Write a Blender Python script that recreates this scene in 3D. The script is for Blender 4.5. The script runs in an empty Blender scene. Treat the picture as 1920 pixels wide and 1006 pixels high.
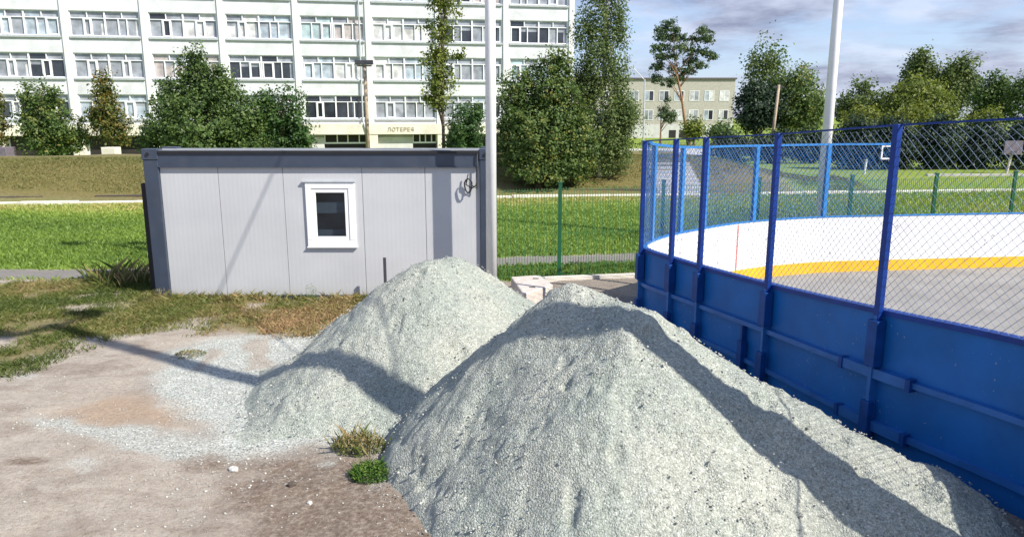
import bpy, bmesh, math, random
import numpy as np
from mathutils import Vector, Matrix

rng = np.random.default_rng(7)
random.seed(7)
sc = bpy.context.scene
col = sc.collection
PI = math.pi

# ------------------------------------------------------------------ camera
cam_d = bpy.data.cameras.new("camera")
cam_d.sensor_width = 36.0
cam_d.lens = 26.0
cam_d.clip_start = 0.1
cam_d.clip_end = 3000
cam = bpy.data.objects.new("camera", cam_d)
cam.location = (0, 0, 3.2)
cam.rotation_euler = (math.radians(90 - 11.7), 0, 0)
col.objects.link(cam)
sc.camera = cam

# ------------------------------------------------------------------ light
SUN_EL = math.radians(42.5)
SX, SY = 0.857, -0.515                       # horizontal direction towards the sun
sc.view_settings.view_transform = 'Standard'
sc.view_settings.look = 'None'
sc.view_settings.gamma = 1
sc.view_settings.exposure = 0.78

sun_d = bpy.data.lights.new("sun", 'SUN')
sun_d.energy = 4.6
sun_d.angle = math.radians(0.53)
sun_d.color = (1.0, 0.94, 0.85)
sun = bpy.data.objects.new("sun", sun_d)
to_sun = Vector((SX * math.cos(SUN_EL), SY * math.cos(SUN_EL), math.sin(SUN_EL)))
sun.rotation_euler = to_sun.to_track_quat('Z', 'Y').to_euler()
sun.location = to_sun * 60
col.objects.link(sun)

world = bpy.data.worlds.new("World")
sc.world = world
world.use_nodes = True
wn = world.node_tree
wn.nodes.clear()


def build_world():
    N = wn.nodes.new
    L = wn.links.new
    out = N("ShaderNodeOutputWorld")
    bg = N("ShaderNodeBackground")
    bg.inputs[1].default_value = 0.10
    sky = N("ShaderNodeTexSky")
    sky.sky_type = 'NISHITA'
    sky.sun_disc = False
    sky.sun_elevation = SUN_EL
    sky.sun_rotation = math.atan2(SX, SY)
    sky.air_density = 1.0
    sky.dust_density = 0.6
    sky.ozone_density = 1.5
    tc = N("ShaderNodeTexCoord")
    sep = N("ShaderNodeSeparateXYZ")
    L(tc.outputs["Generated"], sep.inputs[0])
    # clouds on a flat layer above the place
    add = N("ShaderNodeMath"); add.operation = 'ADD'; add.inputs[1].default_value = 0.16
    mx = N("ShaderNodeMath"); mx.operation = 'MAXIMUM'; mx.inputs[1].default_value = 0.0
    L(sep.outputs[2], mx.inputs[0]); L(mx.outputs[0], add.inputs[0])
    dx = N("ShaderNodeMath"); dx.operation = 'DIVIDE'
    dy = N("ShaderNodeMath"); dy.operation = 'DIVIDE'
    L(sep.outputs[0], dx.inputs[0]); L(add.outputs[0], dx.inputs[1])
    L(sep.outputs[1], dy.inputs[0]); L(add.outputs[0], dy.inputs[1])
    comb = N("ShaderNodeCombineXYZ")
    L(dx.outputs[0], comb.inputs[0]); L(dy.outputs[0], comb.inputs[1])
    nz = N("ShaderNodeTexNoise"); nz.inputs["Scale"].default_value = 1.5
    nz.inputs["Detail"].default_value = 9; nz.inputs["Roughness"].default_value = 0.55
    nz.inputs["Distortion"].default_value = 0.35
    mp = N("ShaderNodeMapping"); mp.inputs["Location"].default_value = (3.1, 1.7, 0.4)
    mp.inputs["Rotation"].default_value = (0, 0, 0.25)
    L(comb.outputs[0], mp.inputs[0]); L(mp.outputs[0], nz.inputs["Vector"])
    cr = N("ShaderNodeValToRGB")
    cr.color_ramp.elements[0].position = 0.41; cr.color_ramp.elements[0].color = (0, 0, 0, 1)
    cr.color_ramp.elements[1].position = 0.60; cr.color_ramp.elements[1].color = (1, 1, 1, 1)
    L(nz.outputs["Fac"], cr.inputs[0])
    nz2 = N("ShaderNodeTexNoise"); nz2.inputs["Scale"].default_value = 1.7
    nz2.inputs["Detail"].default_value = 8; nz2.inputs["Roughness"].default_value = 0.6
    mp2 = N("ShaderNodeMapping"); mp2.inputs["Location"].default_value = (0.3, 5.2, 1.0)
    L(comb.outputs[0], mp2.inputs[0]); L(mp2.outputs[0], nz2.inputs["Vector"])
    cc = N("ShaderNodeValToRGB")
    e = cc.color_ramp.elements
    e[0].position = 0.38; e[0].color = (1.75, 1.9, 2.75, 1)
    e[1].position = 0.64; e[1].color = (4.6, 5.0, 6.1, 1)
    L(nz2.outputs["Fac"], cc.inputs[0])
    # blue gaps: the sky itself, a little paler
    gap = N("ShaderNodeMixRGB"); gap.inputs[0].default_value = 0.45
    gap.inputs[2].default_value = (2.6, 3.5, 6.2, 1)
    L(sky.outputs[0], gap.inputs[1])
    mix = N("ShaderNodeMixRGB")
    fac = N("ShaderNodeMath"); fac.operation = 'MULTIPLY'; fac.inputs[1].default_value = 0.9
    L(cr.outputs[0], fac.inputs[0])
    L(fac.outputs[0], mix.inputs[0]); L(gap.outputs[0], mix.inputs[1]); L(cc.outputs[0], mix.inputs[2])
    L(mix.outputs[0], bg.inputs[0])
    L(bg.outputs[0], out.inputs[0])


build_world()


# ------------------------------------------------------------------ noise (numpy)
def vnoise(x, y, seed=0):
    xi = np.floor(x).astype(np.int64); yi = np.floor(y).astype(np.int64)
    xf = x - xi; yf = y - yi
    def h(a, b):
        n = (a * 374761393 + b * 668265263 + seed * 982451653) & 0x7fffffff
        n = ((n ^ (n >> 13)) * 1274126177) & 0x7fffffff
        n = n ^ (n >> 16)
        return (n & 0xffff) / 65535.0
    u = xf * xf * (3 - 2 * xf); v = yf * yf * (3 - 2 * yf)
    a = h(xi, yi); b = h(xi + 1, yi); c = h(xi, yi + 1); d = h(xi + 1, yi + 1)
    return (a * (1 - u) + b * u) * (1 - v) + (c * (1 - u) + d * u) * v


def fbm(x, y, seed=0, octv=4, gain=0.5):
    s = 0; a = 1; t = 0
    for i in range(octv):
        s = s + a * vnoise(x * 2 ** i, y * 2 ** i, seed + i * 17)
        t += a; a *= gain
    return s / t


def sstep(a, b, x):
    t = np.clip((x - a) / (b - a), 0, 1)
    return t * t * (3 - 2 * t)


def poly_sd(x, y, P):
    """signed distance to polygon, negative inside"""
    P = np.array(P, float); n = len(P)
    d = np.full(x.shape, 1e9); inside = np.zeros(x.shape, bool)
    for i in range(n):
        ax, ay = P[i]; bx, by = P[(i + 1) % n]
        vx, vy = bx - ax, by - ay
        t = np.clip(((x - ax) * vx + (y - ay) * vy) / (vx * vx + vy * vy + 1e-12), 0, 1)
        d = np.minimum(d, np.hypot(x - ax - t * vx, y - ay - t * vy))
        if by != ay:
            c = ((ay > y) != (by > y)) & (x < (bx - ax) * (y - ay) / (by - ay) + ax)
            inside ^= c
    return np.where(inside, -d, d)


# ------------------------------------------------------------------ materials
def nodes_of(name):
    m = bpy.data.materials.new(name)
    m.use_nodes = True
    t = m.node_tree
    b = t.nodes["Principled BSDF"]
    return m, t, b


def mat(name, c, rough=0.6, metal=0.0, var=0.12, scale=6.0, bump=0.0, bscale=60.0, spec=0.5, c2=None, dirt=0.0):
    """painted or plain surface: base colour with cloudy variation, fine bump, optional blotches of dirt"""
    m, t, b = nodes_of(name)
    N = t.nodes.new; L = t.links.new
    tc = N("ShaderNodeTexCoord")
    nz = N("ShaderNodeTexNoise"); nz.inputs["Scale"].default_value = scale; nz.inputs["Detail"].default_value = 6
    L(tc.outputs["Object"], nz.inputs["Vector"])
    r = N("ShaderNodeValToRGB")
    lo = c2 if c2 else tuple(x * (1 - var) for x in c)
    hi = tuple(min(1, x * (1 + var)) for x in c)
    r.color_ramp.elements[0].position = 0.35; r.color_ramp.elements[0].color = (*lo, 1)
    r.color_ramp.elements[1].position = 0.65; r.color_ramp.elements[1].color = (*hi, 1)
    L(nz.outputs["Fac"], r.inputs[0])
    outc = r.outputs[0]
    if dirt:
        n2 = N("ShaderNodeTexNoise"); n2.inputs["Scale"].default_value = scale * 0.45; n2.inputs["Detail"].default_value = 10
        n2.inputs["Roughness"].default_value = 0.7
        L(tc.outputs["Object"], n2.inputs["Vector"])
        r2 = N("ShaderNodeValToRGB")
        r2.color_ramp.elements[0].position = 0.5; r2.color_ramp.elements[0].color = (0, 0, 0, 1)
        r2.color_ramp.elements[1].position = 0.75; r2.color_ramp.elements[1].color = (dirt, dirt, dirt, 1)
        L(n2.outputs["Fac"], r2.inputs[0])
        mx = N("ShaderNodeMixRGB"); mx.inputs[2].default_value = (0.22, 0.19, 0.15, 1)
        L(r2.outputs[0], mx.inputs[0]); L(outc, mx.inputs[1]); outc = mx.outputs[0]
    L(outc, b.inputs["Base Color"])
    b.inputs["Roughness"].default_value = rough
    b.inputs["Metallic"].default_value = metal
    b.inputs["Specular IOR Level"].default_value = spec
    if bump:
        n3 = N("ShaderNodeTexNoise"); n3.inputs["Scale"].default_value = bscale; n3.inputs["Detail"].default_value = 4
        L(tc.outputs["Object"], n3.inputs["Vector"])
        bp = N("ShaderNodeBump"); bp.inputs["Strength"].default_value = bump; bp.inputs["Distance"].default_value = 0.01
        L(n3.outputs["Fac"], bp.inputs["Height"]); L(bp.outputs[0], b.inputs["Normal"])
    return m


def leaf_mat(name, cols, trans=0.34):
    """cols: list of (pos, rgb) over the 'tint' attribute of each leaf"""
    m, t, b = nodes_of(name)
    N = t.nodes.new; L = t.links.new
    at = N("ShaderNodeAttribute"); at.attribute_name = "tint"
    r = N("ShaderNodeValToRGB")
    el = r.color_ramp.elements
    el[0].position = cols[0][0]; el[0].color = (*cols[0][1], 1)
    el[1].position = cols[-1][0]; el[1].color = (*cols[-1][1], 1)
    for p, c in cols[1:-1]:
        e = el.new(p); e.color = (*c, 1)
    L(at.outputs["Fac"], r.inputs[0])
    L(r.outputs[0], b.inputs["Base Color"])
    b.inputs["Roughness"].default_value = 0.55
    b.inputs["Specular IOR Level"].default_value = 0.3
    tr = N("ShaderNodeBsdfTranslucent")
    hs = N("ShaderNodeHueSaturation"); hs.inputs["Value"].default_value = 1.3; hs.inputs["Saturation"].default_value = 1.1
    L(r.outputs[0], hs.inputs["Color"]); L(hs.outputs[0], tr.inputs[0])
    mx = N("ShaderNodeMixShader"); mx.inputs[0].default_value = trans
    L(b.outputs[0], mx.inputs[1]); L(tr.outputs[0], mx.inputs[2])
    L(mx.outputs[0], t.nodes["Material Output"].inputs[0])
    return m


M = {}
M['wall_white'] = mat("white_plaster", (0.61, 0.63, 0.65), 0.85, var=0.08, scale=0.9, dirt=0.30, bump=0.15, bscale=20)
M['pier'] = mat("white_pier_paint", (0.65, 0.655, 0.65), 0.85, var=0.05, scale=1.5, dirt=0.12)
M['cream'] = mat("cream_plaster", (0.68, 0.64, 0.54), 0.85, var=0.08, scale=1.5, dirt=0.3)
M['win_frame'] = mat("white_window_frame", (0.78, 0.79, 0.80), 0.4, var=0.03)
M['sill'] = mat("grey_sill_metal", (0.42, 0.45, 0.47), 0.5, var=0.08)
M['beige'] = mat("beige_brick_wall", (0.42, 0.405, 0.35), 0.9, var=0.08, scale=3, dirt=0.2)
M['lightgrey'] = mat("pale_grey_render", (0.55, 0.55, 0.53), 0.9, var=0.08, scale=2)
M['roofing'] = mat("dark_roof_edge", (0.10, 0.09, 0.09), 0.9)
for nm, c in (("curtain_warm", (0.42, 0.38, 0.36)), ("curtain_pale", (0.55, 0.55, 0.54)), ("curtain_blue", (0.36, 0.42, 0.47)),
              ("pane_grey", (0.27, 0.29, 0.32)), ("pane_dark", (0.03, 0.035, 0.045)), ("curtain_tan", (0.48, 0.41, 0.30)), ("pane_teal", (0.34, 0.43, 0.44))):
    M[nm] = mat(nm + "_glazing", c, 0.06, var=0.30, scale=1.4, spec=0.8)
M['dark_open'] = mat("dark_interior", (0.018, 0.014, 0.014), 0.7, var=0.4, scale=1.0)
M['letters'] = mat("brown_sign_letters", (0.46, 0.40, 0.29), 0.7)
M['panel'] = None
M['frame_grey'] = mat("slate_grey_steel_paint", (0.038, 0.052, 0.080), 0.45, var=0.08, scale=4, dirt=0.12, bump=0.05)
M['roof_sheet'] = mat("grey_roof_sheet", (0.20, 0.21, 0.22), 0.5)
M['pvc'] = mat("white_plastic_frame", (0.80, 0.80, 0.80), 0.35, var=0.02)
M['glass_dark'] = mat("dark_window_glass", (0.012, 0.016, 0.022), 0.04, var=0.5, scale=2.5, spec=0.7)
def glaze(m, k):
    """clear glass sheet: see-through with its own reflections"""
    t = m.node_tree; b = t.nodes["Principled BSDF"]
    tr = t.nodes.new("ShaderNodeBsdfTransparent"); tr.inputs[0].default_value = (.78, .86, .92, 1)
    mx = t.nodes.new("ShaderNodeMixShader"); mx.inputs[0].default_value = k
    t.links.new(b.outputs[0], mx.inputs[1]); t.links.new(tr.outputs[0], mx.inputs[2])
    t.links.new(mx.outputs[0], t.nodes["Material Output"].inputs[0])


glaze(M['glass_dark'], .62)
M['black'] = mat("black_rubber", (0.012, 0.012, 0.014), 0.6)
M['navy'] = mat("navy_steel_paint", (0.004, 0.032, 0.20), 0.45, var=0.15, scale=7, spec=0.3)
M['blue'] = mat("blue_board_paint", (0.004, 0.108, 0.37), 0.45, var=0.12, scale=2.2, bump=0.06, bscale=25, dirt=0.04, spec=0.3)
def wear(m, chip=(0.30, 0.34, 0.38), thr=0.70, scale=26):
    """small scuffs and chips in the paint"""
    t = m.node_tree; b = t.nodes["Principled BSDF"]; N = t.nodes.new; L = t.links.new
    src = b.inputs["Base Color"].links[0].from_socket
    tc = N("ShaderNodeTexCoord")
    n = N("ShaderNodeTexNoise"); n.inputs["Scale"].default_value = scale; n.inputs["Detail"].default_value = 5; n.inputs["Roughness"].default_value = .6
    L(tc.outputs["Object"], n.inputs["Vector"])
    n2 = N("ShaderNodeTexNoise"); n2.inputs["Scale"].default_value = 1.7; n2.inputs["Detail"].default_value = 3
    L(tc.outputs["Object"], n2.inputs["Vector"])
    a = N("ShaderNodeMath"); a.operation = 'MULTIPLY_ADD'; a.inputs[1].default_value = .35; L(n2.outputs["Fac"], a.inputs[0]); L(n.outputs["Fac"], a.inputs[2])
    r = N("ShaderNodeMapRange"); r.inputs[1].default_value = thr + .17; r.inputs[2].default_value = thr + .20; r.inputs[4].default_value = .7
    L(a.outputs[0], r.inputs[0])
    x = N("ShaderNodeMixRGB"); x.inputs[2].default_value = (*chip, 1); L(r.outputs[0], x.inputs[0]); L(src, x.inputs[1])
    L(x.outputs[0], b.inputs["Base Color"])


wear(M['blue'])
M['socket'] = mat("dark_blue_socket_paint", (0.004, 0.05, 0.22), 0.45, var=0.15, scale=7, spec=0.3)
M['blue_rail'] = mat("blue_rail_paint", (0.018, 0.115, 0.37), 0.4, var=0.12, scale=5, spec=0.4)
M['sky_blue'] = mat("bright_blue_steel_paint", (0.018, 0.17, 0.48), 0.4, var=0.1, scale=6)
M['lining'] = mat("white_rink_board", (0.74, 0.75, 0.76), 0.35, var=0.05, scale=2.5, dirt=0.22)
wear(M['lining'], (0.25, 0.25, 0.27), 0.66, 9)
M['yellow'] = mat("yellow_kick_plate", (0.75, 0.42, 0.015), 0.4, var=0.07, scale=3, dirt=0.1)
M['red'] = mat("faded_red_line", (0.55, 0.16, 0.14), 0.6)
M['wire'] = mat("galvanised_wire", (0.13, 0.18, 0.27), 0.45, metal=0.3, var=0.15)
M['wire_blue'] = mat("blue_coated_wire", (0.02, 0.15, 0.46), 0.45, var=0.15)
M['green'] = mat("green_fence_paint", (0.010, 0.095, 0.04), 0.45, var=0.12)
M['green_wire'] = mat("green_coated_wire", (0.045, 0.15, 0.045), 0.4, var=0.15)
M['pole_white'] = mat("pale_grey_lamp_post_paint", (0.78, 0.78, 0.76), 0.45, var=0.05, scale=3, dirt=0.08)
M['concrete'] = mat("pinkish_concrete", (0.60, 0.53, 0.47), 0.9, var=0.12, scale=9, bump=0.3, dirt=0.2)
M['kerb'] = mat("whitewashed_kerb", (0.66, 0.63, 0.55), 0.85, var=0.15, scale=2, dirt=0.35, bump=0.2)
M['concrete_grey'] = mat("grey_concrete", (0.42, 0.41, 0.39), 0.9, var=0.15, scale=4, dirt=0.3, bump=0.2)
M['rust_pole'] = mat("brown_weathered_post", (0.36, 0.28, 0.20), 0.8, var=0.2, scale=5)
M['lamp'] = mat("dark_lamp_housing", (0.05, 0.05, 0.06), 0.4)
M['bark'] = mat("grey_brown_bark", (0.11, 0.085, 0.06), 0.95, var=0.35, scale=14, bump=0.6, bscale=30)
M['birch_bark'] = mat("white_birch_bark", (0.55, 0.54, 0.50), 0.85, var=0.1, scale=9, c2=(0.12, 0.11, 0.10), bump=0.3)
M['pine_bark'] = mat("red_brown_pine_bark", (0.30, 0.17, 0.10), 0.95, var=0.3, scale=10, bump=0.5)
M['stone'] = mat("light_stone", (0.5, 0.48, 0.44), 0.9, var=0.2, scale=30, bump=0.3)
M['stone_dark'] = mat("dark_clod", (0.07, 0.055, 0.045), 0.95, var=0.3, scale=30, bump=0.3)
M['board_grey'] = mat("weathered_lilac_board", (0.14, 0.12, 0.15), 0.8, var=0.15)

M['leaf_green'] = leaf_mat("leaf_dark_green", [(0, (0.033, 0.063, 0.021)), (0.5, (0.083, 0.143, 0.038)), (0.9, (0.150, 0.210, 0.060)), (1, (0.240, 0.255, 0.075))])
M['leaf_deep'] = leaf_mat("leaf_deep_green", [(0, (0.026, 0.055, 0.020)), (0.6, (0.058, 0.123, 0.032)), (1, (0.123, 0.189, 0.051))])
M['leaf_autumn'] = leaf_mat("leaf_green_turning_orange", [(0, (0.037, 0.062, 0.018)), (0.45, (0.094, 0.125, 0.031)), (0.72, (0.175, 0.163, 0.037)), (0.9, (0.250, 0.150, 0.037)), (1, (0.300, 0.125, 0.037))])
M['leaf_mixed'] = leaf_mat("leaf_green_turning_yellow", [(0, (0.047, 0.086, 0.026)), (0.5, (0.094, 0.157, 0.041)), (0.8, (0.188, 0.227, 0.059)), (1, (0.345, 0.267, 0.074))])
M['leaf_olive'] = leaf_mat("leaf_olive_green", [(0, (0.065, 0.091, 0.020)), (0.5, (0.140, 0.184, 0.036)), (1, (0.278, 0.299, 0.057))])
M['leaf_birch'] = leaf_mat("leaf_birch_green", [(0, (0.052, 0.089, 0.026)), (0.5, (0.119, 0.171, 0.052)), (0.9, (0.194, 0.238, 0.081)), (1, (0.297, 0.283, 0.089))])
M['leaf_pine'] = leaf_mat("pine_needle_green", [(0, (0.030, 0.060, 0.030)), (0.5, (0.068, 0.120, 0.045)), (1, (0.165, 0.195, 0.075))], 0.1)
M['leaf_far'] = leaf_mat("leaf_far_green", [(0, (0.052, 0.083, 0.029)), (0.5, (0.103, 0.149, 0.040)), (1, (0.190, 0.232, 0.059))])
M['leaf_yellowgreen'] = leaf_mat("leaf_yellow_green", [(0, (0.068, 0.093, 0.020)), (0.5, (0.152, 0.187, 0.037)), (1, (0.275, 0.287, 0.062))])
M['leaf_shade'] = leaf_mat("leaf_blackish_green", [(0, (0.008, 0.018, 0.012)), (0.6, (0.018, 0.04, 0.02)), (1, (0.05, 0.09, 0.025))], 0.15)  # on the far shrubs, shade is put into this dark leaf colour
M['grass_lawn'] = leaf_mat("grass_lawn_green", [(0, (0.090, 0.155, 0.032)), (0.5, (0.197, 0.295, 0.053)), (0.85, (0.339, 0.388, 0.092)), (1, (0.499, 0.403, 0.185))], 0.3)
M['grass_weed'] = leaf_mat("grass_weedy_green", [(0, (0.064, 0.096, 0.023)), (0.4, (0.129, 0.158, 0.037)), (0.7, (0.258, 0.214, 0.089)), (1, (0.386, 0.248, 0.140))], 0.25)
M['grass_dry'] = leaf_mat("grass_dry_brown", [(0, (0.088, 0.106, 0.026)), (0.5, (0.147, 0.152, 0.045)), (1, (0.221, 0.204, 0.075))], 0.2)
M['weed_tuft'] = leaf_mat("weed_leaf_green", [(0, (0.024, 0.060, 0.012)), (0.5, (0.060, 0.144, 0.018)), (1, (0.156, 0.228, 0.048))], 0.25)


def panel_material():
    """sandwich panel: pale lilac grey with fine vertical ribbing"""
    m, t, b = nodes_of("lilac_grey_sandwich_panel")
    N = t.nodes.new; L = t.links.new
    tc = N("ShaderNodeTexCoord")
    nz = N("ShaderNodeTexNoise"); nz.inputs["Scale"].default_value = 1.1; nz.inputs["Detail"].default_value = 8
    L(tc.outputs["Object"], nz.inputs["Vector"])
    r = N("ShaderNodeValToRGB")
    r.color_ramp.elements[0].position = 0.3; r.color_ramp.elements[0].color = (0.445, 0.455, 0.47, 1)
    r.color_ramp.elements[1].position = 0.7; r.color_ramp.elements[1].color = (0.50, 0.51, 0.525, 1)
    L(nz.outputs["Fac"], r.inputs[0])
    # splash dirt near the foot of the wall, streaky
    sp = N("ShaderNodeSeparateXYZ"); L(tc.outputs["Object"], sp.inputs[0])
    n2 = N("ShaderNodeTexNoise"); n2.inputs["Scale"].default_value = 5; n2.inputs["Detail"].default_value = 8
    L(tc.outputs["Object"], n2.inputs["Vector"])
    ma = N("ShaderNodeMath"); ma.operation = 'MULTIPLY_ADD'; ma.inputs[1].default_value = -2.6; ma.inputs[2].default_value = 0.55
    L(sp.outputs[2], ma.inputs[0])
    mb = N("ShaderNodeMath"); mb.operation = 'MULTIPLY'; mb.use_clamp = True
    L(ma.outputs[0], mb.inputs[0]); L(n2.outputs["Fac"], mb.inputs[1])
    mx = N("ShaderNodeMixRGB"); mx.inputs[2].default_value = (0.36, 0.32, 0.27, 1)
    L(mb.outputs[0], mx.inputs[0]); L(r.outputs[0], mx.inputs[1])
    L(mx.outputs[0], b.inputs["Base Color"])
    b.inputs["Roughness"].default_value = 0.5
    wv = N("ShaderNodeTexWave"); wv.inputs["Scale"].default_value = 4.0; wv.bands_direction = 'X'
    L(tc.outputs["Object"], wv.inputs["Vector"])
    bp = N("ShaderNodeBump"); bp.inputs["Strength"].default_value = 0.12; bp.inputs["Distance"].default_value = 0.004
    L(wv.outputs["Fac"], bp.inputs["Height"]); L(bp.outputs[0], b.inputs["Normal"])
    return m


M['panel'] = panel_material()


# ------------------------------------------------------------------ object helpers
def wloc(o):
    v = Vector((0, 0, 0))
    while o is not None:
        v += o.location; o = o.parent
    return v


def tag(o, label=None, cat=None, group=None, kind=None):
    if label: o["label"] = label
    if cat: o["category"] = cat
    if group: o["group"] = group
    if kind: o["kind"] = kind
    return o


def thing(name, label, cat, loc=(0, 0, 0), group=None):
    o = bpy.data.objects.new(name, None)
    o.empty_display_size = 0.2
    col.objects.link(o)
    o.location = loc
    return tag(o, label, cat, group)


def np_mesh(name, V, Fq, mats, parent=None, loc=None, smooth=False, attr=None, mi=None):
    """V (n,3) world coordinates, Fq (m,k) faces; object placed at loc (or at its parent's origin)"""
    me = bpy.data.meshes.new(name)
    V = np.asarray(V, float)
    o = bpy.data.objects.new(name, me)
    if parent is not None:
        o.parent = parent
        off = np.array(wloc(parent))
    else:
        off = np.array(loc if loc is not None else (0, 0, 0), float)
        o.location = off
    V = V - off
    Fq = np.asarray(Fq, np.int32)
    k = Fq.shape[1]
    me.vertices.add(len(V)); me.vertices.foreach_set("co", V.astype(np.float32).ravel())
    me.loops.add(Fq.size); me.loops.foreach_set("vertex_index", Fq.ravel())
    me.polygons.add(len(Fq))
    me.polygons.foreach_set("loop_start", np.arange(0, Fq.size, k, dtype=np.int32))
    me.polygons.foreach_set("loop_total", np.full(len(Fq), k, np.int32))
    if smooth: me.polygons.foreach_set("use_smooth", np.ones(len(Fq), bool))
    if mi is not None: me.polygons.foreach_set("material_index", np.asarray(mi, np.int32))
    me.update(calc_edges=True)
    for m in (mats if isinstance(mats, (list, tuple)) else [mats]): me.materials.append(m)
    if attr:
        for an, av in attr.items():
            av = np.asarray(av, np.float32)
            if av.ndim == 1:
                a = me.attributes.new(an, 'FLOAT', 'POINT'); a.data.foreach_set("value", av)
            else:
                a = me.attributes.new(an, 'FLOAT_COLOR', 'POINT'); a.data.foreach_set("color", av.ravel())
    col.objects.link(o)
    return o


class MB:
    """collects boxes, quads and tubes (world coordinates), then links them as ONE mesh object"""
    def __init__(s): s.v = []; s.f = []; s.m = []

    def quad(s, pts, mi=0):
        b = len(s.v); s.v += [tuple(p) for p in pts]; s.f.append(tuple(range(b, b + len(pts)))); s.m.append(mi)

    def box(s, x0, x1, y0, y1, z0, z1, mi=0, fr=None):
        """fr: (origin, ux, uy) frame in plan; box coordinates are along ux, uy"""
        b = len(s.v)
        for z in (z0, z1):
            for x, y in ((x0, y0), (x1, y0), (x1, y1), (x0, y1)):
                if fr is None: s.v.append((x, y, z))
                else:
                    o, ux, uy = fr
                    s.v.append((o[0] + ux[0] * x + uy[0] * y, o[1] + ux[1] * x + uy[1] * y, z))
        for f in ((0, 3, 2, 1), (4, 5, 6, 7), (0, 1, 5, 4), (1, 2, 6, 5), (2, 3, 7, 6), (3, 0, 4, 7)):
            s.f.append(tuple(b + i for i in f)); s.m.append(mi)
        return s

    def tube(s, pts, rad, n=8, mi=0, caps=True):
        pts = [Vector(p) for p in pts]
        if not isinstance(rad, (list, tuple)): rad = [rad] * len(pts)
        b = len(s.v); up = None
        for i, p in enumerate(pts):
            d = (pts[min(i + 1, len(pts) - 1)] - pts[max(i - 1, 0)]).normalized()
            if up is None:
                up = Vector((0, 0, 1)) if abs(d.z) < .9 else Vector((1, 0, 0))
            a = d.cross(up).normalized(); c = a.cross(d).normalized(); up = c
            for k in range(n):
                t = 2 * PI * k / n
                s.v.append(tuple(p + (a * math.cos(t) + c * math.sin(t)) * rad[i]))
        for i in range(len(pts) - 1):
            for k in range(n):
                k2 = (k + 1) % n
                s.f.append((b + i * n + k, b + i * n + k2, b + (i + 1) * n + k2, b + (i + 1) * n + k)); s.m.append(mi)
        if caps:
            s.f.append(tuple(b + k for k in range(n))[::-1]); s.m.append(mi)
            e = b + (len(pts) - 1) * n
            s.f.append(tuple(e + k for k in range(n))); s.m.append(mi)
        return s

    def build(s, name, mats, parent=None, loc=None, smooth=False, bevel=0.0):
        me = bpy.data.meshes.new(name)
        o = bpy.data.objects.new(name, me)
        if parent is not None:
            o.parent = parent; off = wloc(parent)
        else:
            off = Vector(loc if loc is not None else (0, 0, 0)); o.location = off
        me.from_pydata([tuple(Vector(v) - off) for v in s.v], [], s.f)
        for m in (mats if isinstance(mats, (list, tuple)) else [mats]): me.materials.append(m)
        me.polygons.foreach_set("material_index", s.m)
        if smooth: me.polygons.foreach_set("use_smooth", [len(f) == 4 for f in s.f])
        me.update()
        col.objects.link(o)
        if bevel:
            bv = o.modifiers.new("bevel", 'BEVEL'); bv.width = bevel; bv.segments = 2; bv.limit_method = 'ANGLE'
        return o


# ------------------------------------------------------------------ terrain
def ykerb(x): return 29.3 + 0.122 * x


def ground_z(x, y):
    x = np.asarray(x, float); y = np.asarray(y, float)
    s = y - ykerb(x)
    hx = 1.33 - 1.08 * sstep(8.0, 15.0, x)
    bank = sstep(0.2, 4.4, s) * (1 - sstep(9, 22, s)) * hx
    near = 1 - sstep(14, 22, y)
    n = (fbm(x * 0.5, y * 0.5, 3, 4) - 0.5) * 0.06 + (fbm(x * 3, y * 3, 9, 4) - 0.5) * 0.035
    left = 1 - sstep(1.0, 2.0, x)
    bank = bank * (0.93 + 0.16 * fbm(x * 0.33, y * 0.6, 23, 4)) + sstep(.5, 2, s) * (1 - sstep(9, 14, s)) * (fbm(x * 1.1, y * 1.4, 29, 4) - .5) * .16
    return bank + n * (near * left + 0.25) - 0.01 - 0.3 * sstep(45, 60, y)


GRASS = [(-30, 7.2), (-7.57, 7.84), (-6.48, 8.9), (-6.47, 9.53), (-5.95, 10.0), (-6.33, 10.4), (-5.94, 10.4), (-5.79, 10.73), (-4.95, 11.23), (-4.63, 10.84), (-3.66, 10.59), (-2.8, 10.68), (-2.6, 11.38), (-2.3, 12.95), (-6.3, 13.6), (-7.0, 14.75), (-30, 12.0)]
PATCH = [(-7.53, 10.0), (-7.57, 10.51), (-7.3, 10.46), (-7.11, 10.05), (-7.2, 9.64)]
SPILL = [(-4.41, 8.8), (-4.63, 9.76), (-4.39, 10.25), (-3.79, 10.51), (-2.95, 10.62), (-2.55, 11.38), (-1.08, 8.9), (-1.13, 6.64), (-1.9, 6.81), (-2.73, 6.64), (-3.36, 7.4), (-4.15, 8.25)]
TRACK1 = [(-4.27, 9.95), (-4.01, 9.95), (-3.82, 9.1), (-4.05, 9.06)]
TRACK2 = [(-3.87, 10.35), (-3.52, 10.4), (-3.14, 9.1), (-3.51, 9.1)]
TAIL = [(-5.17, 7.47), (-4.82, 7.47), (-4.25, 7.26), (-3.6, 7.06), (-2.84, 6.93), (-2.16, 6.97), (-2.1, 6.78), (-2.8, 6.69), (-3.37, 6.57), (-3.82, 6.75), (-4.45, 7.13)]
ORANGE = [(-5.03, 7.61), (-4.8, 8.17), (-4.2, 8.08), (-3.51, 7.76), (-3.13, 7.26), (-3.64, 7.15), (-4.55, 7.4)]
BROWN = [(-2.49, 6.52), (-1.9, 6.81), (-1.24, 6.64), (-0.24, 5.02), (-0.5, 4.3), (-2.06, 4.4), (-2.36, 5.64)]
BROWN2 = [(-3.4, 6.64), (-3.13, 6.73), (-2.53, 6.66), (-2.06, 6.64), (-2.4, 6.41), (-3.01, 6.33)]


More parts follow.
